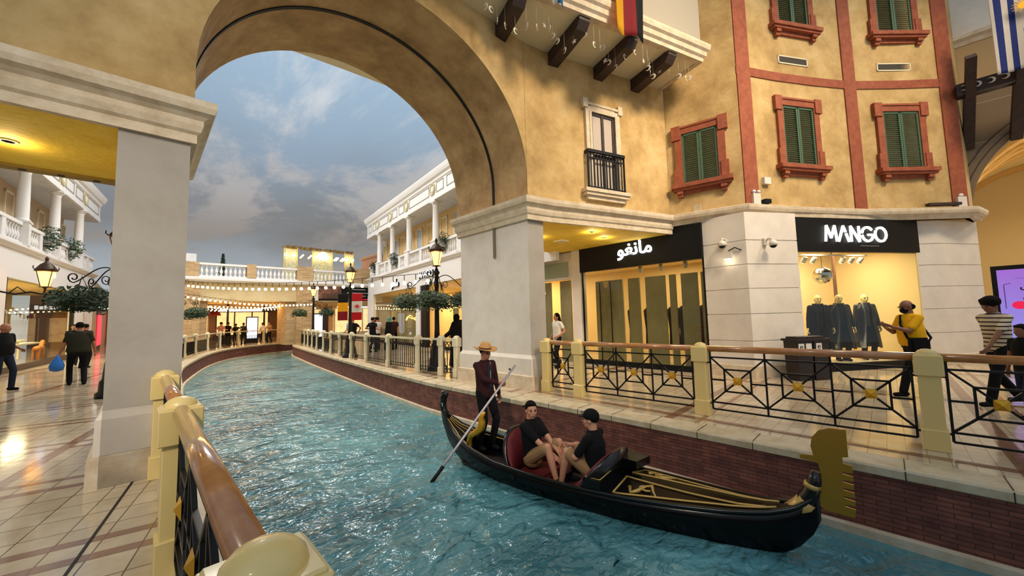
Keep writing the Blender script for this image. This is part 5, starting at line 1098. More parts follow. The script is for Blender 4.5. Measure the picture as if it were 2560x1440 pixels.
# ================================================================ street lamps, baskets, flags, festoon lights
def basket(c, label, grp='hanging flower baskets', r=.46, n=900, seed=1):
    q = random.Random(seed); t = thing('hanging_basket', c, label, 'hanging basket', group=grp)
    b = B(); b.lathe([(.05, -.14), (.16, -.10), (.22, .0), (.22, .02)], n=12); b.obj('bowl', DWOOD, t, local=True)
    b = B(); b.leaves((0, 0, .05), r, n, .055, (1, 1, .55), q)
    for k in range(10): a = q.random()*6.28; b.leaves((r*.8*math.cos(a), r*.8*math.sin(a), -.08-.1*q.random()), .14, 14, .045, (1, 1, 1.2), q)
    b.obj('foliage', LEAF, t, local=True)
    b = B()
    for k in range(3): a = k*2.1; b.tube([(.2*math.cos(a), .2*math.sin(a), .0), (0, 0, .55)], .008, 4)
    b.obj('chain', IRON, t, local=True); return t
def scroll(b, c, a, R, z0, s=1.0, sc_=1.0):
    d = Vector((math.cos(a), math.sin(a), 0)); c = Vector(c); pts = []
    for k in range(13):
        u = k/12; pts.append(c+d*(R*u)+Vector((0, 0, z0+.16*math.sin(u*math.pi*1.35)*sc_-.12*u)))
    e = pts[-1]
    for k in range(1, 15): th = k/14*math.pi*2.4; rr = .11*(1-k/19); pts.append(e+d*(rr*math.sin(th)*.9)+Vector((0, 0, .11-rr*math.cos(th)-.0)))
    b.tube(pts, .013*s, 5)
def lamp(loc, label, glow=True, baskets=(), rz=.785, hb=0, s=1.0):
    t = thing('street_lamp', loc, label, 'street lamp', rz=rz, group='black street lamps along the canal')
    b = B(); b.lathe([(.30, 0), (.30, .10), (.25, .14), (.24, .34), (.20, .40), (.17, .75), (.13, .86), (.15, .90), (.10, .96)], n=12); b.obj('base', IRON, t, local=True)
    b = B(); b.lathe([(.085, .94), (.075, 1.2), (.065, 2.2), (.06, 2.86), (.09, 2.88), (.10, 2.94), (.06, 2.98), (.05, 3.04)], n=12); b.obj('pole', IRON, t, local=True)
    for k in range(4):
        if not (baskets or hb): break
        b = B(); scroll(b, (0, 0, 0), k*math.pi/2, .80, 2.72); scroll(b, (0, 0, 0), k*math.pi/2, .25, 2.62, .8, .3); b.obj('scroll_bracket', IRON, t, local=True)
    lantern(t, (0, 0, 3.14)); return t
def hang(loc, rz, ks, names, seed):
    for k, nm in zip(ks, names):
        a = rz+k*math.pi/2; basket((loc[0]+.86*math.cos(a), loc[1]+.86*math.sin(a), 2.03), nm, seed=seed+k)
L1 = (6.33, 9.56, 0)
lamp(L1, 'black street lamp with glowing lantern and four flower baskets, nearest the right pier', baskets=(1,), rz=-.785)
hang(L1, -.785, range(4), ('flower basket on the nearest lamp, right side beside the pier', 'flower basket on the nearest lamp, behind the pole', 'flower basket on the nearest lamp, left side', 'flower basket on the nearest lamp, in front of the pole'), 10)
L2 = (5.95, 15.6, 0); L2 = (6.25, 15.9, 0)
lamp(L2, 'black street lamp carrying the black yellow red and the maple leaf flags', rz=-.785)
L3 = (7.75, 25.6, 0); lamp(L3, 'black street lamp before the right bridge pier', hb=1, rz=-.785); hang(L3, -.785, (0, 2), ('flower basket on the lamp before the right bridge pier, right side', 'flower basket on the lamp before the right bridge pier, left side'), 30)
L4 = (1.28, 23.4, 0); lamp(L4, 'black street lamp on the left bank beside the left pier of the arch', hb=1, rz=-.785); hang(L4, -.785, (0, 1), ('flower basket on the left bank lamp, right side', 'flower basket on the left bank lamp, behind the pole'), 40)
L5 = (4.6, 34.5, 0); lamp(L5, 'black street lamp under the bridge among the seated people'); L6 = (7.4, 37, 0); lamp(L6, 'black street lamp far beyond the bridge on the right')
L7 = (-.35, 12.2, 0); lamp(L7, 'black street lamp with scrolls mostly hidden behind the left pier', hb=1, rz=2.2)
basket((-.95, 12.6, 2.12), 'large flower basket showing left of the left pier', r=.55, n=1300, seed=55)
for p, e in ((L1, 26), (L2, 20), (L3, 24), (L4, 26), (L5, 14)): point('lantern_light', (p[0], p[1], 3.4), e, (1, .68, .36), .12)
ga_ = Vector((math.cos(-.785), math.sin(-.785), 0)); c = Vector(L2)
for sg_, cols, nm in ((-1, [(FB, 1), (FY, 1), (FRd, 1)], 'black, yellow and red flag banner hanging on the left of the lamp post'), (1, [(FR2, 1), (FW, 1.3), (FR2, 1)], 'red and white flag banner with a maple leaf on the right of the lamp post')):
    a = c+ga_*sg_*.07; e_ = c+ga_*sg_*.52
    if sg_ < 0: a, e_ = e_, a
    f = cloth_flag('flag', (a.x, a.y, 2.66), (e_.x, e_.y, 2.66), 1.12, cols, False, nm, .012, 10, 24)
    if sg_ > 0:
        b = B(); m_ = (a+e_)/2; R_ = .13; leaf = []
        for k, (r, th) in enumerate(((1, 90), (.45, 68), (.85, 52), (.5, 35), (1, 15), (.5, -5), (.6, -40), (.18, -80), (.18, -100), (.6, -140), (.5, 185), (1, 165), (.5, 145), (.85, 128), (.45, 112))): leaf.append(Vector((m_.x, m_.y, 2.10))+ga_*(R_*r*math.cos(math.radians(th)))+Vector((0, 0, R_*r*math.sin(math.radians(th))))+Vector((-.7, -.7, 0))*.04)
        b.plate(leaf, (-.012, -.012, 0)); b.obj('maple_leaf', FR2, f)
def festoon(A, C, n, sag, label, r=.05, drop=.12, seed=0):
    A, C = Vector(A), Vector(C); t = thing('festoon_lights', A, label, 'string lights', group='strings of bulbs over the canal'); b = B(); f = lambda u: A.lerp(C, u)-Vector((0, 0, sag*4*u*(1-u))); b.tube([f(k/24) for k in range(25)], .012, 4)
    for k in range(n): u = (k+.5)/n; p = f(u); b.tube([p, p-Vector((0, 0, drop))], .012, 4)
    b.obj('cable', IRON, t); proto_ = None
    for k in range(n):
        p = f((k+.5)/n)-Vector((0, 0, drop+r))
        if proto_ is None: q = B(); q.sph((0, 0, 0), r, 8, m=5); o = q.obj('bulb', BULB, t, local=True); proto_ = o
        else: o = proto_.copy(); COL.objects.link(o); o.parent = t
        o.location = p-A
festoon((1.6, 25.0, 3.75), (6.33, 9.7, 2.95), 33, .22, 'string of round bulbs crossing from the left bank to the nearest lamp post', .055, .2)
festoon((1.28, 23.6, 3.05), (7.75, 25.7, 2.75), 30, .22, 'string of round bulbs low across the canal before the bridge', .05, .1)
festoon((2.8, 30.2, 2.75), (6.9, 30.0, 2.75), 26, .22, 'string of round bulbs strung just under the bridge', .05, .06)
for i, y in enumerate((33, 37.5, 42)): festoon((2.4-.3*i, y, 2.93), (9.5+.3*i, y+.8, 2.93), 30, .18+.06*(i % 2), 'string of bulbs beyond the bridge, %s row back' % ('first', 'second', 'third', 'fourth', 'fifth')[i], .05, .05)
# plants trailing over the galleries
for i, (F, y, s, nm) in enumerate(((FRt, 15.0, .38, 'trailing plant on the right gallery balustrade, nearest the arch'), (FRt, 21.6, .34, 'trailing plant on the right gallery balustrade, middle one'), (FRt, 25.6, .32, 'trailing plant on the right gallery balustrade, farthest one'), (FLt, 24.5, .42, 'trailing plant on the left gallery balustrade, left one'), (FLt, 27.5, .42, 'trailing plant on the left gallery balustrade, right one'))):
    p = F.p(F.S(y), .12, 5.35); t = thing('trailing_plant', p, nm, 'plant', group='plants on the gallery balustrades'); b = B(); b.leaves((0, 0, .0), s, 420, .06, (1, 1, 1.15)); b.leaves((0, 0, -.3), s*.7, 160, .06); b.obj('foliage', LEAF, t, local=True); b = B(); b.box((0, -.0, -.25), (.3, .2, .25)); b.obj('planter', FWHITE, t, local=True)
# ================================================================ people
def remeshed(b, vox, smooth_it=4):
    me = bpy.data.meshes.new('tmp'); b.bm.to_mesh(me); b.bm.free(); o = bpy.data.objects.new('tmp', me); COL.objects.link(o)
    m = o.modifiers.new('r', 'REMESH'); m.mode = 'VOXEL'; m.voxel_size = vox; m.use_smooth_shade = True
    s = o.modifiers.new('s', 'SMOOTH'); s.iterations = smooth_it; s.factor = .5
    bpy.context.view_layer.update(); r = bpy.data.meshes.new_from_object(o.evaluated_get(bpy.context.evaluated_depsgraph_get()))
    bpy.data.objects.remove(o); bpy.data.meshes.remove(me)
    return r
def put(name, me, m, parent):
    me.materials.clear(); me.materials.append(m); me.name = name
    for p in me.polygons: p.use_smooth = True
    o = bpy.data.objects.new(name, me); COL.objects.link(o); o.parent = parent; return o
def ik(a, c, l1, l2, hint):
    a, c, hint = Vector(a), Vector(c), Vector(hint); d = c-a; L_ = min(d.length, (l1+l2)*.999); z = d.normalized(); k = (l1*l1-l2*l2+L_*L_)/(2*L_); h = math.sqrt(max(0, l1*l1-k*k)); n = (hint-z*hint.dot(z)).normalized()
    return a+z*k+n*h, a+z*L_
def hand(b, w, d, nrm, side, curl=.5, s=1.0):
    """palm, four unequal fingers and a thumb; w wrist, d forearm direction, nrm palm normal"""
    d = Vector(d).normalized(); nrm = Vector(nrm); nrm = (nrm-d*nrm.dot(d)).normalized(); x = d.cross(nrm)*side
    for k in (-1, 0, 1): b.cap(w+x*.02*k*s, w+d*.078*s+x*.027*k*s, .014*s, .013*s, 8)
    for i, (ox, ln) in enumerate(((-.031, .075), (-.0105, .085), (.0105, .080), (.031, .062))):
        p = w+d*.08*s+x*ox*s; q = p
        for j, f in enumerate((.45, .32, .27)):
            a = curl*(j+.6)*1.0; dd = (d*math.cos(a)+nrm*math.sin(a)).normalized(); r = q+dd*ln*f*s; b.cap(q, r, (.0098-.001*j)*s, (.0092-.001*j)*s, 8); q = r
    p = w+d*.022*s-x*.026*s; q = p+(d*.55-x*.75+nrm*.35).normalized()*.036*s; b.cap(p, q, .013*s, .011*s, 8); b.cap(q, q+(d*.85-x*.25+nrm*(.2+curl*.5)).normalized()*.032*s, .0105*s, .009*s, 8)
def person(name_label, loc, face, pose, skin, top, bot, hair=HAIR, shoe=CB, sc=1.0, vox=.016, sleeve=.55, legs=1.0, girth=1.0, opts=None, cat='person', group=None, name='person'):
    o_ = opts or {}; ang_ = math.radians(face)-math.pi/2
    t = thing(name, loc, name_label, cat, rz=ang_, group=group); t.scale = (sc,)*3
    pz = pose.get('pelvis', .93); lean = pose.get('lean', 0); py = pose.get('py', 0)
    P = Vector((0, py, pz)); up = Vector((0, math.sin(lean), math.cos(lean))); X = Vector((1, 0, 0)); fw = X.cross(up)*-1
    fw = Vector((0, math.cos(lean), -math.sin(lean)))
    sh = P+up*.462; neck = P+up*.515; hy = math.radians(pose.get('yaw', 0)); hp = math.radians(pose.get('nod', 0))
    hR = Matrix.Rotation(hy, 3, 'Z') @ Matrix.Rotation(hp, 3, 'X'); hc = neck+up*.05+Vector((0, .025, .082)); H = lambda v: hc+hR @ Vector(v)
    ft = pose.get('feet', ((-.1, 0, 0), (.1, 0, 0))); hd = pose.get('hands', ((-.26, .05, pz-.16), (.26, .05, pz-.16)))
    hint = Vector(pose.get('knee', (0, 1, .1))); body = B(); top_b = B(); bot_b = B(); shoes = []
    seated = pz < .7
    # head and neck
    body.sph(H((0, -.005, .025)), .092, 14, (.84, 1.06, 1.08), hR, m=8); body.sph(H((0, .025, -.045)), .066, 12, (.88, .98, 1.05), hR); body.sph(H((0, .055, -.085)), .030, 8, (1.1, .8, .8), hR)
    body.cap(H((0, .092, .012)), H((0, .104, -.022)), .009, .014, 8); body.sph(H((0, .085, -.052)), .020, 8, (1.3, .5, .5), hR); body.sph(H((0, .078, .03)), .03, 8, (1.7, .4, .35), hR)
    for s_ in (-1, 1): body.sph(H((s_*.080, -.005, -.008)), .026, 8, (.35, .7, 1.1), hR); body.sph(H((s_*.042, .062, -.02)), .026, 8, (1, .7, .8), hR)
    body.cap(neck-up*.03, hc-Vector((0, .02, .03)), .060*girth**.5, .056, 12)
    def torso(b, e, zmin=-.08):
        g = girth; R = [(-.08, .150, .105), (.0, .165*g, .118*g), (.12, .150*g, .112*g), (.25, .160*g**.7, .115*g**.7), (.36, .170, .118), (.43, .150, .098), (.49, .095, .078), (.535, .066, .062)]
        b.rings([[P+up*z+X*((rx+e)*math.cos(2*math.pi*k/18))+fw*((ry+e)*math.sin(2*math.pi*k/18)+(.02*g if .0 < z < .3 and math.sin(2*math.pi*k/18) > 0 and g > 1.1 else 0)) for k in range(18)] for z, rx, ry in R if z >= zmin-1e-6], True, True)
    torso(body, -.012); torso(top_b, .012, .0 if seated else -.08)
    for i, s_ in enumerate((-1, 1)):
        S_ = sh+X*s_*.175-up*.005; E, Wr = ik(S_, hd[i], .285, .255, pose.get('elbow', ((s_*.6, -.9, -.6),)*2)[i] if 'elbow' in pose else (s_*.5, -1, -.5))
        ga = 1+.25*(girth-1)
        body.cap(S_, E, .047*ga, .040*ga); body.cap(E, Wr, .040*ga, .026); top_b.cap(S_-X*s_*.06-up*.02, S_-up*.004, .070, .058*ga)
        top_b.cap(P+up*.475+X*s_*.04, S_-X*s_*.03+up*.0, .052, .060*ga)
        if sleeve <= 1: top_b.cap(S_, S_.lerp(E, min(1, sleeve*1.0)), .062*ga, .058*ga)
        else: top_b.cap(S_, E, .062*ga, .052); top_b.cap(E, E.lerp(Wr, .93), .050, .038)
        d = (Wr-E).normalized(); n_ = pose.get('palm', ((-s_*1.0, .2, 0),)*2)[i] if 'palm' in pose else (-s_, .2, 0); hand(body, Wr, d, n_, s_, pose.get('curl', (.45, .45))[i])
        Hj = P+X*s_*.088-up*.02; an = Vector(ft[i])+Vector((0, 0, .085)); K, A_ = ik(Hj, an, .435, .42, hint+X*s_*.12)
        gl = 1+.35*(girth-1)
        body.cap(Hj, K, .075*gl, .052); body.cap(K, K.lerp(A_, .35), .050, .053); body.cap(K.lerp(A_, .3), A_, .054, .034)
        body.cap(A_, A_-Vector((0, 0, .04)), .034, .036)
        bot_b.cap(Hj+up*.03, K if legs > .6 else Hj.lerp(K, legs/.6), .094*gl, .066 if legs > .6 else .082)
        if legs > .6: q = K.lerp(A_, (legs-.6)/.4*1.0); bot_b.cap(K, q, .066, .058)
        fd = Vector(pose.get('toe', ((0, 1, 0), (0, 1, 0)))[i]).normalized(); f = B(); a0 = Vector((A_.x, A_.y, A_.z-.085)); f.cap(a0-fd*.045+Vector((0, 0, .040)), a0+fd*.13+Vector((0, 0, .030)), .040, .034); f.cap(a0+Vector((0, 0, .085)), a0+Vector((0, 0, .04)), .044, .042); shoes.append(f)
    bot_b.rings([[P+up*z+X*(rx*math.cos(2*math.pi*k/16))+fw*(ry*math.sin(2*math.pi*k/16)) for k in range(16)] for z, rx, ry in ((-.11, .11, .09), (-.06, .160*girth**.6, .122*girth**.6), (.05, .170*girth, .122*girth), (.10, .160*girth, .118*girth))], True, True)
    bod = put('body', remeshed(body, vox*.8, 3), skin, t)
    if o_.get('robe'):
        r = B(); r.rings([[Vector((rx*math.cos(2*math.pi*k/18), py+oy+ry*math.sin(2*math.pi*k/18), z)) for k in range(18)] for z, rx, ry, oy in ((.03, .30, .26, .0), (.3, .27, .23, 0), (.8, .24, .19, 0), (1.1, .22, .17, 0), (1.32, .23, .15, 0), (1.42, .19, .13, 0), (1.48, .09, .09, 0))], True, True)
        for i, s_ in enumerate((-1, 1)): S_ = sh+X*s_*.175; E, Wr = ik(S_, hd[i], .285, .255, (s_*.5, -1, -.5)); r.cap(S_, E, .08, .075); r.cap(E, E.lerp(Wr, .95), .075, .07)
        put('robe', remeshed(r, vox), top, t)
    else:
        put('trousers' if legs > .6 else 'shorts', remeshed(bot_b, vox), bot, t)
        shirt_ = put(o_.get('topname', 'shirt'), remeshed(top_b, vox), top, t)
        if o_.get('jacket_open'):
            q = B(); q.rings([[P+up*z+fw*(y-.0)+X*w*k for k, y in ((-1, .12), (-.5, .136), (.5, .136), (1, .12))] for z, w in ((.02, .03), (.3, .035), (.47, .03))], False, True, close=False); q.obj('shirt_front', o_['jacket_open'], t, local=True)
    for i, f in enumerate(shoes):
        if o_.get('no_shoes'): f.bm.free(); continue
        f.obj('shoe', shoe, t, local=True)
    hs = o_.get('hair', 'short')
    if hs == 'short': h = B(); h.sph(H((0, -.022, .045)), .094, 14, (.93, 1.02, 1.0), hR, m=8); h.sph(H((0, .035, .095)), .055, 10, (1.2, .9, .55), hR); put('hair', remeshed(h, .012), hair, t)
    elif hs == 'afro': h = B(); h.sph(H((0, -.022, .058)), .112, 16, (1.0, 1.04, .92), hR, m=8); [h.sph(H((.085*math.cos(a*.9), -.02+.085*math.sin(a*.9), .075+.03*math.sin(a*2.3))), .034, 8) for a in range(7)]; put('hair', remeshed(h, .012), hair, t)
    elif hs == 'bald': h = B(); [h.sph(H((s_*.06, -.05, -.0)), .05, 10, (.6, 1, 1), hR) for s_ in (-1, 1)]; h.sph(H((0, -.075, -.01)), .06, 10, (1, .6, .9), hR); put('hair', remeshed(h, .012), hair, t)
    elif hs == 'long': h = B(); h.sph(H((0, -.022, .04)), .098, 14, (.95, 1.05, 1.02), hR, m=8); h.cap(H((0, -.06, .0)), H((0, -.10, -.20)), .085, .085); h.cap(H((0, -.10, -.20)), H((0, -.10, -.42)), .08, .05); put('hair', remeshed(h, .012), hair, t)
    elif hs == 'scarf': h = B(); h.sph(H((0, -.018, .025)), .112, 14, (.92, 1.0, 1.1), hR, m=8); h.cap(H((0, -.02, -.05)), H((0, -.03, -.20)), .095, .13); h.cap(H((0, .02, -.16)), H((0, .03, -.30)), .09, .10); put('headscarf', remeshed(h, .012), hair, t)
    if o_.get('mask'): h = B(); h.sph(H((0, .052, -.045)), .068, 12, (.95, .88, .85), hR); h.obj('face_mask', o_['mask'], t, local=True)
    if vox < .015 or o_.get('face'):
        for s_ in (-1, 1): h = B(); h.sph(H((s_*.032, .087, .012)), .0095, 8, (1.3, .5, .7), hR); h.obj('eye', MBLACK, bod, local=True); h = B(); h.sph(H((s_*.032, .090, .032)), .014, 8, (1.3, .35, .22), hR); h.obj('eyebrow', hair, bod, local=True)
        if not o_.get('mask'): h = B(); h.sph(H((0, .098, -.055)), .018, 8, (1.3, .35, .28), hR); h.obj('mouth', mat('lips', (140, 78, 68), .5) if 'lips' not in bpy.data.materials else bpy.data.materials['lips'], bod, local=True)
    if o_.get('extra'): o_['extra'](t, dict(H=H, hR=hR, P=P, up=up, sh=sh, hc=hc, fw=fw, X=X))
    return t
WALK = lambda a=.28, pz=.90: dict(pelvis=pz, feet=((-.09, a, 0), (.09, -a*.9, .03)), hands=((-.24, -.18, .86), (.24, .24, .90)))
STRP = cloth('striped_knit', (206, 192, 168)); n_ = STRP.node_tree; pb = n_.nodes['Principled BSDF']; a_ = n_.nodes.new('ShaderNodeTexCoord'); b_ = n_.nodes.new('ShaderNodeSeparateXYZ'); n_.links.new(a_.outputs['Object'], b_.inputs[0])
m1_ = n_.nodes.new('ShaderNodeMath'); m1_.operation = 'MODULO'; n_.links.new(b_.outputs[2], m1_.inputs[0]); m1_.inputs[1].default_value = .064
m2_ = n_.nodes.new('ShaderNodeMath'); m2_.operation = 'LESS_THAN'; n_.links.new(m1_.outputs[0], m2_.inputs[0]); m2_.inputs[1].default_value = .019
x_ = n_.nodes.new('ShaderNodeMix'); x_.data_type = 'RGBA'; n_.links.new(m2_.outputs[0], x_.inputs[0]); x_.inputs[6].default_value = lin((206, 192, 168)); x_.inputs[7].default_value = lin((30, 24, 26)); n_.links.new(x_.outputs[2], pb.inputs['Base Color'])
# -- left promenade
person('bald man in black t-shirt and jeans walking at the left edge', (-2.42, 15.75, 0), -35, dict(pelvis=.93, feet=((-.10, .14, 0), (.10, -.12, 0)), hands=((-.24, .18, 1.02), (.30, -.06, 1.0)), yaw=10), SKINT, CB, CN, hair=SKINT, sc=.99, girth=1.25, sleeve=.6, opts=dict(hair='bald'))
def blue_bag(t, d):
    pass
person('heavyset man in olive shirt and black trousers walking away, seen from behind', (-1.15, 15.5, 0), 100, dict(pelvis=.90, feet=((-.12, .08, 0), (.12, -.10, 0)), hands=((-.34, .04, .78), (.32, .12, .86))), SKINT, CO, CB, sc=1.0, girth=1.35, sleeve=.65)
t = thing('plastic_bag', (-1.50, 15.35, .45), 'blue plastic bag hanging from the hand of the man in olive', 'bag'); b = B(); b.lathe([(.04, .0), (.12, .03), (.14, .14), (.10, .26), (.04, .36), (.015, .44)], (-1.50, 15.40, .40), n=10, sy=.7); b.obj('bag', mat('blue_plastic', (30, 110, 200), .4), t)
person('person in dark clothes standing further down the left walk', (-1.45, 21.5, 0), 60, dict(), SKINT, CM, CB, sc=.97, vox=.022)
person('person in black beyond the man in olive on the left walk', (-1.9, 23.5, 0), -80, dict(), SKINT, CB, CN, sc=.97, vox=.022)
# -- right bank behind the railings
person('young woman in white top and black wide trousers with long black hair, beside the pier', (8.75, 6.9, 0), 165, dict(hands=((-.2, .12, 1.0), (.2, .1, .95)), feet=((-.09, .05, 0), (.09, -.08, 0))), SKINT, CW, CB, sc=.94, vox=.015, sleeve=.5, opts=dict(hair='long'))
person('woman in a black robe and headscarf behind the railing beside the lamp post', (7.2, 9.75, 0), 110, dict(hands=((-.2, .3, 1.0), (.2, .3, 1.0))), SKINT, CB, CB, hair=CB, sc=.97, vox=.018, opts=dict(robe=True, hair='scarf'))
person('person in black just left of the right pier, behind the robed woman', (7.75, 10.0, 0), 60, dict(), SKIND, CB, CB, sc=1.02, vox=.02)
person('woman in a teal headscarf and black robe by the far shop window', (8.85, 17.6, 0), 120, dict(), SKINT, CB, CB, hair=CT, sc=.97, vox=.02, opts=dict(robe=True, hair='scarf'))
grp = [((7.05, 17.6), CB, CN, 'short', 'man in black seen left of the flag lamp post', 100), ((7.5, 19.0), CBL, CN, 'short', 'person in a pale blue shirt in the crowd behind the flags', 200), ((7.9, 17.4), CB, CB, 'short', 'man in black right of the flag lamp post', 30), ((8.5, 18.2), CW, CN, 'short', 'person in a white shirt seen from behind in the right bank crowd', 80), ((9.0, 19.3), CB, CB, 'scarf', 'person in black with covered head in the right bank crowd', 140), ((9.4, 20.2), CY, CB, 'short', 'person in a yellow top at the back of the right bank crowd', 100), ((9.3, 18.0), CM, CB, 'short', 'person in maroon at the right end of the crowd', 60), ((10.1, 21.5), CK, CK, 'short', 'person in sand coloured clothes by the far shop corner', 190)]
CQ = random.Random(9)
def loose():
    f = CQ.uniform(-.14, .14); return dict(pelvis=.915, lean=CQ.uniform(-.02, .12), feet=((-.10, f, 0), (.10, -f, 0)), hands=((-.25, CQ.uniform(-.05, .3), CQ.uniform(.80, 1.15)), (.25, CQ.uniform(-.05, .3), CQ.uniform(.80, 1.15))), yaw=CQ.uniform(-40, 40), nod=CQ.uniform(-20, 4))
for (x, y), a, c, hs, nm, fc in grp: person(nm, (x, y, 0), fc, loose(), SKINT, a, c, sc=.98, vox=.024, opts=dict(hair=hs))
# -- far left bank
for (x, y), a, nm, fc in (((3.9, 32.0), CP, 'person in dusty pink on the bank under the bridge', 90), ((4.35, 32.4), CB, 'person in black leaning on the rail under the bridge, left one', 80), ((4.9, 33.0), CB, 'person in black under the bridge, middle one', 100), ((5.4, 33.4), CG, 'person in dark grey under the bridge, right of the pair in black', 60), ((6.55, 33.0), CW, 'person in white standing by the pale screen', 90), ((7.1, 33.6), CK, 'person in beige standing by the pale screen', 200)):
    person(nm, (x, y, 0), fc+CQ.uniform(-50, 50), loose(), SKINT, a, CB, sc=CQ.uniform(.86, .97), vox=.03)
# -- passers by in front of the windows
def strap(t, d):
    b = B(); P, up, fw, X = d['P'], d['up'], d['fw'], d['X']
    b.tube([P+up*.50+X*.10+fw*.06, P+up*.36+fw*.165, P+up*.12+fw*.19-X*.13, P-up*.02-X*.22+fw*.06], .018, 6); b.tube([P+up*.50+X*.10+fw*.06, P+up*.40-fw*.13, P+up*.1-fw*.15-X*.16, P-up*.02-X*.22], .018, 6); b.obj('bag_strap', CB, t, local=True)
    b = B(); b.box(P-up*.02-X*.22+fw*.10, (.11, .30, .28)); bmesh.ops.bevel(b.bm, geom=b.bm.edges[:], offset=.03, segments=2, affect='EDGES'); b.obj('shoulder_bag', CB, t, local=True)
    b = B(); H = d['H']
    for s_ in (-1, 1): b.tube([H((s_*.03+.024*math.cos(a*.785), .098, .012+.018*math.sin(a*.785))) for a in range(9)], .003, 4); b.tube([H((s_*.055, .095, .015)), H((s_*.085, .0, .01))], .003, 4)
    b.obj('glasses', MBLACK, t, local=True)
person('man in bright yellow t-shirt and black face mask walking left with a phone', (9.64, -.30, 0), 128, dict(pelvis=.90, lean=.05, feet=((-.08, .30, 0), (.08, -.32, .04)), hands=((-.06, .40, 1.22), (.10, .34, 1.18)), elbow=((-.5, -.4, -1), (.6, -.6, -1)), curl=(.9, .7), palm=((.6, 0, .6), (-.6, 0, .6)), nod=-10), SKIND, CY, CB, sc=.99, vox=.0125, girth=1.28, sleeve=.7, opts=dict(hair='bald', mask=CB, extra=strap, face=True))
person('young man with curly black hair in a striped t-shirt walking left', (9.46, -1.20, 0), 130, dict(pelvis=.90, lean=.06, feet=((-.09, .30, 0), (.09, -.30, .03)), hands=((-.20, .36, .92), (.22, -.16, .90)), nod=-14), SKIND, STRP, CB, sc=.985, vox=.0125, sleeve=.75, opts=dict(hair='afro', face=True))
person('child in black with a yellow top edge, at the right edge beside the striped shirt', (8.58, -1.30, 0), 130, dict(feet=((-.1, .15, 0), (.1, -.15, 0)), nod=-6), SKIND, CB, CN, sc=.74, vox=.018)
# -- mannequins
MANN = mat('mannequin_cream', (230, 208, 140), .35)
def coat(t, d):
    P, up, fw, X = d['P'], d['up'], d['fw'], d['X']; b = B(); n = 22
    def ring(z, rx, ry, gap): return [P+Vector((0, 0, z))+X*(rx*math.cos(a))+Vector((0, ry*math.sin(a), 0)) for a in [math.pi/2+gap+(2*math.pi-2*gap)*k/n for k in range(n+1)]]
    b.rings([ring(-.62, .29, .24, .5), ring(-.2, .25, .20, .42), ring(.05, .215, .17, .32), ring(.3, .225, .17, .30), ring(.43, .215, .14, .35), ring(.50, .13, .105, .5), ring(.55, .11, .095, .6)], False, True, close=False)
    bmesh.ops.solidify(b.bm, geom=b.bm.faces[:], thickness=.018); b.obj('long_coat', d['c'] if 'c' in d else CB, t, local=True)
LEA = mat('dark_leather', (30, 24, 22), .3)
for s, c, bt, nm, col in ((1.51, CB, CB, 'mannequin in a long black coat, left of the three', CB), (2.19, CB, LEA, 'mannequin in open dark leather coat and short black dress, middle of the three', LEA), (3.05, LEA, CB, 'mannequin in dark trench coat, right of the three', LEA)):
    p = mw(s-.20, .55, .15)
    def ex(t, d, col=col): d['c'] = col; coat(t, d)
    person(nm, p, math.degrees(math.atan2(-mn.y, -mn.x))-28, dict(hands=((-.27, .06, .82), (.27, .04, .80))), MANN, c, bt if col is CB else CB, sc=1.03, vox=.0135, sleeve=1.2, opts=dict(hair='none', extra=ex), cat='mannequin', group='mannequins in the shop window', name='mannequin')
# ================================================================ gondola
gd = thing('gondola', (4.2, 3.1, -.86), 'long black gondola with gold lines and red seats on the turquoise canal', 'gondola')
def CX(y): return 4.38-(y-.5)*.148
ST = [(5.42, .015, .12, .0), (5.36, .03, .02, -.22), (5.24, .06, -.10, -.46), (5.05, .12, -.21, -.64), (4.8, .22, -.30, -.76), (4.4, .34, -.37, -.84), (3.9, .44, -.42, -.86), (3.3, .485, -.43, -.86), (2.6, .48, -.43, -.86), (2.1, .43, -.42, -.86), (1.6, .34, -.40, -.85), (1.15, .23, -.37, -.82), (.9, .15, -.33, -.76), (.72, .09, -.27, -.64), (.60, .045, -.18, -.48), (.54, .02, -.08, -.34)]
def interp(y):
    for a, c in zip(ST, ST[1:]):
        if a[0] >= y >= c[0]: t_ = (a[0]-y)/(a[0]-c[0]); t_ = t_; return [a[k]+(c[k]-a[k])*t_ for k in range(4)]
    return list(ST[0] if y > ST[0][0] else ST[-1])
ys_ = [5.42, 5.39, 5.36, 5.3, 5.24, 5.15]+[5.05-.2*k for k in range(21)]+[.97, .9, .82, .76, .70, .65, .60, .57, .54]
b = B(); rings = []
for y in ys_:
    _, w, g, k = interp(y); x = CX(y); h = g-k
    sec = [(-1, 0), (-.97, .25), (-.88, .5), (-.66, .78), (-.3, .96), (0, 1), (.3, .96), (.66, .78), (.88, .5), (.97, .25), (1, 0)]
    rings.append([Vector((x+w*u, y, g-h*v)) for u, v in sec])
b.rings(rings, False, True, close=False); bmesh.ops.solidify(b.bm, geom=b.bm.faces[:], thickness=.02)
b.rings([[r[0], r[5], r[-1]] for r in rings[:2]], False, False)
b.obj('hull', BLACK, gd)
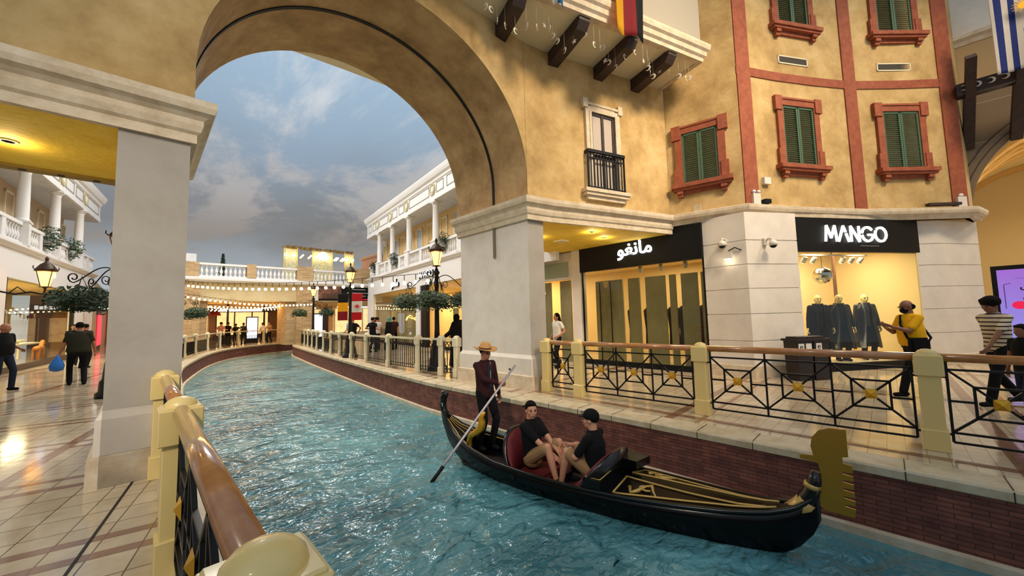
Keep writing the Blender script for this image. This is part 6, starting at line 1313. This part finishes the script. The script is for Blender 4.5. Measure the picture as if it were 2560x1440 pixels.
# gunwale rail
for sd_, in ((-1,), (1,)):
    b = B(); b.tube([(CX(y)+sd_*interp(y)[1], y, interp(y)[2]+.012) for y in ys_], .022, 6); b.obj('gunwale', BLACK, gd)
def deck(name, y0, y1, cam_, m, n=14):
    b = B(); rg = []
    for k in range(n+1):
        y = y0+(y1-y0)*k/n; _, w, g, _k = interp(y); x = CX(y); rg.append([Vector((x+w*u*.98, y, g+cam_*(w/.42)*(1-abs(u))+.004)) for u in (-1, -.5, 0, .5, 1)])
    b.rings(rg, False, False, close=False); bmesh.ops.solidify(b.bm, geom=b.bm.faces[:], thickness=.015); return b.obj(name, m, gd)
def dz(y, u, cam_): _, w, g, _k = interp(y); return Vector((CX(y)+w*u*.98, y, g+cam_*(w/.42)*(1-abs(u))+.012))
fd = deck('fore_deck', 2.42, .56, .09, BLACK); deck('aft_deck', 4.72, 5.38, .03, BLACK)
for sd_ in (-1, 1):
    b = B()
    e = [dz(2.25-1.40*k/12, sd_*(.90-.38*(k/12)), .09) for k in range(13)]; f = [dz(2.25-1.32*k/12, sd_*(.16+.30*(k/12)), .09) for k in range(13)]
    b.tube(e, .011, 5); b.tube(f, .011, 5); b.tube([e[0], f[0]], .011, 5)
    b.obj('gold_line', GOLDP, gd)
    b = B(); q = random.Random(4)
    pts = [dz(2.14-.05*k, sd_*(.55+.22*math.sin(k*1.3)), .09) for k in range(7)]; b.tube(pts, [.022, .014, .024, .012, .022, .014, .008], 6); c = dz(1.98, sd_*.5, .09); b.tube([c+Vector((.05*math.cos(a*.7), .07*math.sin(a*.7), 0)) for a in range(7)], .012, 5); b.obj('gold_scrollwork', GOLDP, fd)
    b = B(); b.tube([dz(4.75+.06*k, sd_*(.86-.03*k), .03) for k in range(9)], .009, 5); b.tube([dz(4.75+.06*k, sd_*(.30-.02*k), .03) for k in range(9)], .006, 5); b.obj('gold_line', GOLDP, gd)
    b = B(); b.tube([Vector((CX(y)+sd_*(interp(y)[1]-.045), y, interp(y)[2]+.0)) for y in (4.75, 4.6, 4.4, 4.2, 4.0)], .008, 5); b.obj('gold_line', GOLDP, gd)
# dashboard box with gilt lettering between seat and fore deck
b = B(); b.rings([[Vector((CX(y)+sx*w, y, z)) for sx, z in ((-1, -.46), (-1, -.30), (0, -.24), (1, -.30), (1, -.46))] for y, w in ((2.56, .47), (2.36, .45))], True, False); cbx = b.obj('coaming_box', BLACK, gd)
def cb_(y, u): return Vector((CX(y)+.45*u, y, -.30+.06*(1-abs(u))+.006))
for sd_ in (-1, 1):
    b = B(); q4 = [cb_(2.545, sd_*.10), cb_(2.545, sd_*.95), cb_(2.375, sd_*.95), cb_(2.375, sd_*.10)]; b.tube(q4+[q4[0]], .007, 5); b.obj('gold_line', GOLDP, gd)
    b = B()
    for k in range(7): c = cb_(2.46, sd_*(.20+.095*k)); b.tube([c+Vector((0, -.035, .004)), c+Vector((.01, 0, .004)), c+Vector((-.004, .035, .004))], .008, 5)
    b.obj('gilt_lettering', GOLDP, cbx)
b = B(); b.plate([(CX(2.35)+.05, 2.18, -.27), (CX(2.35)+.40, 2.18, -.30), (CX(2.35)+.42, 2.5, -.30), (CX(2.35)+.05, 2.5, -.27)], (0, 0, .09)); b.obj('black_box', BLACK, gd)
b = B(); b.rings([[Vector((CX(y)+u*interp(y)[1]*.78, y, -.64)) for u in (-1, 1)]+[Vector((CX(y)+u*interp(y)[1]*.78, y, -.67)) for u in (1, -1)] for y in (4.75, 4.4, 3.7, 2.9, 2.4)], True, False); b.obj('floorboards', mat('dark_floorboards', (36, 22, 18), .6), gd)
# red seats: curved backs with black shells
def seat(y, dirn):
    x0 = CX(y); b = B(); b.box2((x0-.34, y-.24, -.66), (x0+.34, y+.24, -.56)); bmesh.ops.bevel(b.bm, geom=b.bm.edges[:], offset=.03, segments=2, affect='EDGES'); b.obj('seat_cushion', RED, gd)
    for nm, m_, o_, th, top in (('seat_back', RED, 0, .05, .0), ('seat_shell', BLACK, .052, .04, .02)):
        b = B(); rg = []
        for k in range(21):
            a = math.pi*(k/20); c, s_ = math.cos(a), math.sin(a); h = .06+.50*(s_**.8)+top; rr = .43+o_*.6; yy = y-dirn*(-.10+.26*s_**.6+o_); rec = .14*s_
            rg.append([Vector((x0-rr*.80*c, yy, -.62)), Vector((x0-rr*.80*c, yy-dirn*th, -.62)), Vector((x0-rr*c, yy-dirn*(th+rec), -.62+h)), Vector((x0-rr*c, yy-dirn*rec, -.62+h))])
        b.rings(rg, True, True); b.obj(nm, m_, gd)
seat(3.55, -1); seat(2.70, 1)
# stern ornament and prow comb
b = B(); b.tube([(CX(5.35), y, z) for y, z in ((5.22, -.16), (5.33, .0), (5.37, .12), (5.35, .22), (5.29, .28), (5.36, .30), (5.44, .27))], [.055, .055, .055, .06, .06, .045, .02], 8); b.obj('stern_post', BLACK, gd)
text_mesh('stern_number', '0', .085, mat('boat_number_white', (200, 200, 200), .6), gd, frame((CX(5.35)-.045, 5.34, .10), Vector((-.7, -.7, 0)) if 0 else (0, -1, 0)), bold=.004, depth=.002)
b = B(); b.tube([(CX(.56), y, z) for y, z in ((.76, -.36), (.66, -.24), (.60, -.12), (.565, .0), (.55, .08))], [.085, .078, .066, .052, .035], 10); b.obj('prow_post', BLACK, gd)
b = B(); b.tube([(CX(.56), y, z) for y, z in ((.78, -.38), (.68, -.27), (.625, -.19))], [.095, .086, .078], 10); b.tube([(CX(.56), y, z) for y, z in ((.59, -.07), (.58, -.03))], [.066, .062], 10); b.obj('prow_band', GOLDP, gd)
BR = mat('old_brass', (184, 140, 52), .38, metal=.7)
b = B(); xx = CX(.5)
blade = [(.56, -.20), (.535, -.05), (.52, .10), (.53, .16), (.66, .17), (.66, .205), (.56, .22), (.575, .30), (.56, .38), (.51, .45), (.43, .485), (.32, .49), (.32, .26), (.36, .25), (.36, .20), (.30, .19)]
z = .13
for k in range(5): blade += [(.30, z), (.37, z-.006), (.37, z-.022), (.30, z-.028)]; z -= .068
blade += [(.31, -.24), (.50, -.24)]
b.plate([(xx-.008, y, z) for y, z in blade], (.016, 0, 0)); b.obj('prow_comb', BR, gd)
# gilt sea-horse oar rest on the near gunwale
b = B(); hp_ = [onv(px_, py_, (3.55, 0), (3.55, 5)) for px_, py_ in ((1174, 1116), (1173, 1102), (1178, 1088), (1192, 1080), (1203, 1070), (1205, 1055), (1203, 1042), (1211, 1031))]
b.tube(hp_, [.045, .040, .045, .050, .055, .052, .038, .020], 9); b.obj('oar_rest', GOLD, gd)
# pole
T_ = Vector((2.88, 4.62, -.78)); Hn = onv(1253, 962, (3.88, 0), (3.88, 5)); U_ = (Hn-T_).normalized(); top_ = T_+U_*((Hn-T_).length+.36)
t = thing('boat_pole', T_, 'long pale pole held by the gondolier and dipping into the water', 'pole'); b = B(); b.tube([T_, T_+U_*.45, top_], [.022, .019, .017], 8); b.obj('shaft', mat('pale_aluminium', (176, 172, 176), .35, metal=.5), t); b = B(); b.tube([T_+U_*.01, T_+U_*.34], .026, 8); b.obj('dark_tip', MBLACK, t); b = B(); c = T_+U_*((top_-T_).length-.1); b.tube([c, c+Vector((-.02, .03, .03))], .012, 6); b.obj('clip', MBLACK, t)
# gondolier and passengers
def hat(t, d):
    H, hR = d['H'], d['hR']; b = B(); prof = [(.02, .185), (.06, .18), (.088, .15), (.097, .075), (.12, .06), (.20, .068), (.205, .062), (.12, .052), (.09, .05)]
    b.rings([[H((r*math.cos(2*math.pi*k/20)*(.95 if r < .1 else 1), -.012+r*1.05*math.sin(2*math.pi*k/20), z+(.03*abs(math.cos(2*math.pi*k/20)) if r > .15 else 0))) for k in range(20)] for r, z in prof], True, True); ht = b.obj('straw_hat', mat('straw', (186, 140, 82), .8), t, local=True)
    b = B(); b.rings([[H((r*math.cos(2*math.pi*k/20), -.012+r*1.05*math.sin(2*math.pi*k/20), z)) for k in range(20)] for r, z in ((.101, .07), (.100, .10))], False, True); b.obj('hat_band', mat('hat_band_brown', (90, 50, 34), .8), ht, local=True)
    b = B(); P, up, fw, X = d['P'], d['up'], d['fw'], d['X']; b.tube([P+up*.5-X*.05+fw*.09, P+up*.3+fw*.15, P+up*.1+fw*.145], .007, 5); b.obj('lanyard', CBL, t, local=True)
gx, gy = 3.95, 4.62; s_g = .955
fz = -.53
loc = Vector((gx, gy, fz))
rot = Matrix.Rotation(math.radians(-90)-math.pi/2, 3, 'Z').inverted()
hl = rot @ (Hn-loc)/s_g
person('gondolier in straw hat and maroon jacket standing at the stern holding a pole', loc, -90, dict(pelvis=.92, feet=((-.09, .06, 0), (.10, -.06, 0)), hands=((-.28, .06, .78), tuple(hl-Vector((0, .06, -.02)))), elbow=((-.5, -1, -.4), (.7, -.4, -.8)), curl=(.5, 1.2), palm=((.9, .3, 0), (-1, .2, .2)), nod=-8), SKINT, CM, CB, sc=s_g, vox=.011, sleeve=1.2, opts=dict(hair='short', extra=hat, jacket_open=CG, face=True, topname='jacket'))
# hand order: index 0 is the person's left (-x local), index 1 the right
person('smiling man in black t-shirt and khaki shorts seated near the gondolier', (3.93, 3.60, -.645), -82, dict(pelvis=.24, lean=-.06, feet=((-.14, .50, 0), (.17, .48, 0)), hands=((-.04, .42, .34), (.08, .40, .36)), knee=(0, .6, 1), elbow=((-.7, -.6, -.4), (.8, -.6, -.4)), palm=((.3, 0, -1), (-.3, 0, -1)), curl=(.35, .5), yaw=-38, nod=-2), SKIN, CB, CK, sc=.98, vox=.0105, sleeve=.75, legs=.52, opts=dict(hair='short', face=True))
def cap_(t, d):
    H, hR = d['H'], d['hR']; b = B(); b.sph(H((0, -.01, .06)), .100, 14, (.95, 1.05, .85), hR, m=8); b.obj('cap', CB, t, local=True); b = B(); b.rings([[H((u*.075, .07+v*.075*(1-.3*u*u), .055-.012*v+dz_)) for u in (-1, -.5, 0, .5, 1)] for v, dz_ in ((0, 0), (1, 0), (1, .008), (0, .008))], False, True, close=False); b.obj('cap_brim', CG, t, local=True)
    b = B()
    b.tube([H((-.03, .105, .095)), H((.03, .105, .095))], .010, 5); b.tube([H((.086, .06, .09)), H((.094, -.03, .08))], .004, 5); b.obj('sunglasses', mat('mirror_lens', (120, 120, 120), .1, metal=1), t, local=True)
person('man in black t-shirt and khaki shorts with a dark cap, seated facing the stern', (4.06, 2.66, -.645), 99, dict(pelvis=.24, lean=.06, py=0, feet=((-.17, .42, 0), (.12, .50, 0)), hands=((-.06, .38, .46), (.06, .42, .50)), knee=(0, .35, 1), elbow=((-.8, -.5, -.6), (.8, -.4, -.6)), palm=((.9, .2, 0), (-.9, .2, 0)), curl=(.6, .8), yaw=10), SKIN, CB, CK, sc=.98, vox=.0105, sleeve=.75, legs=.52, opts=dict(hair='short', extra=cap_, face=True))
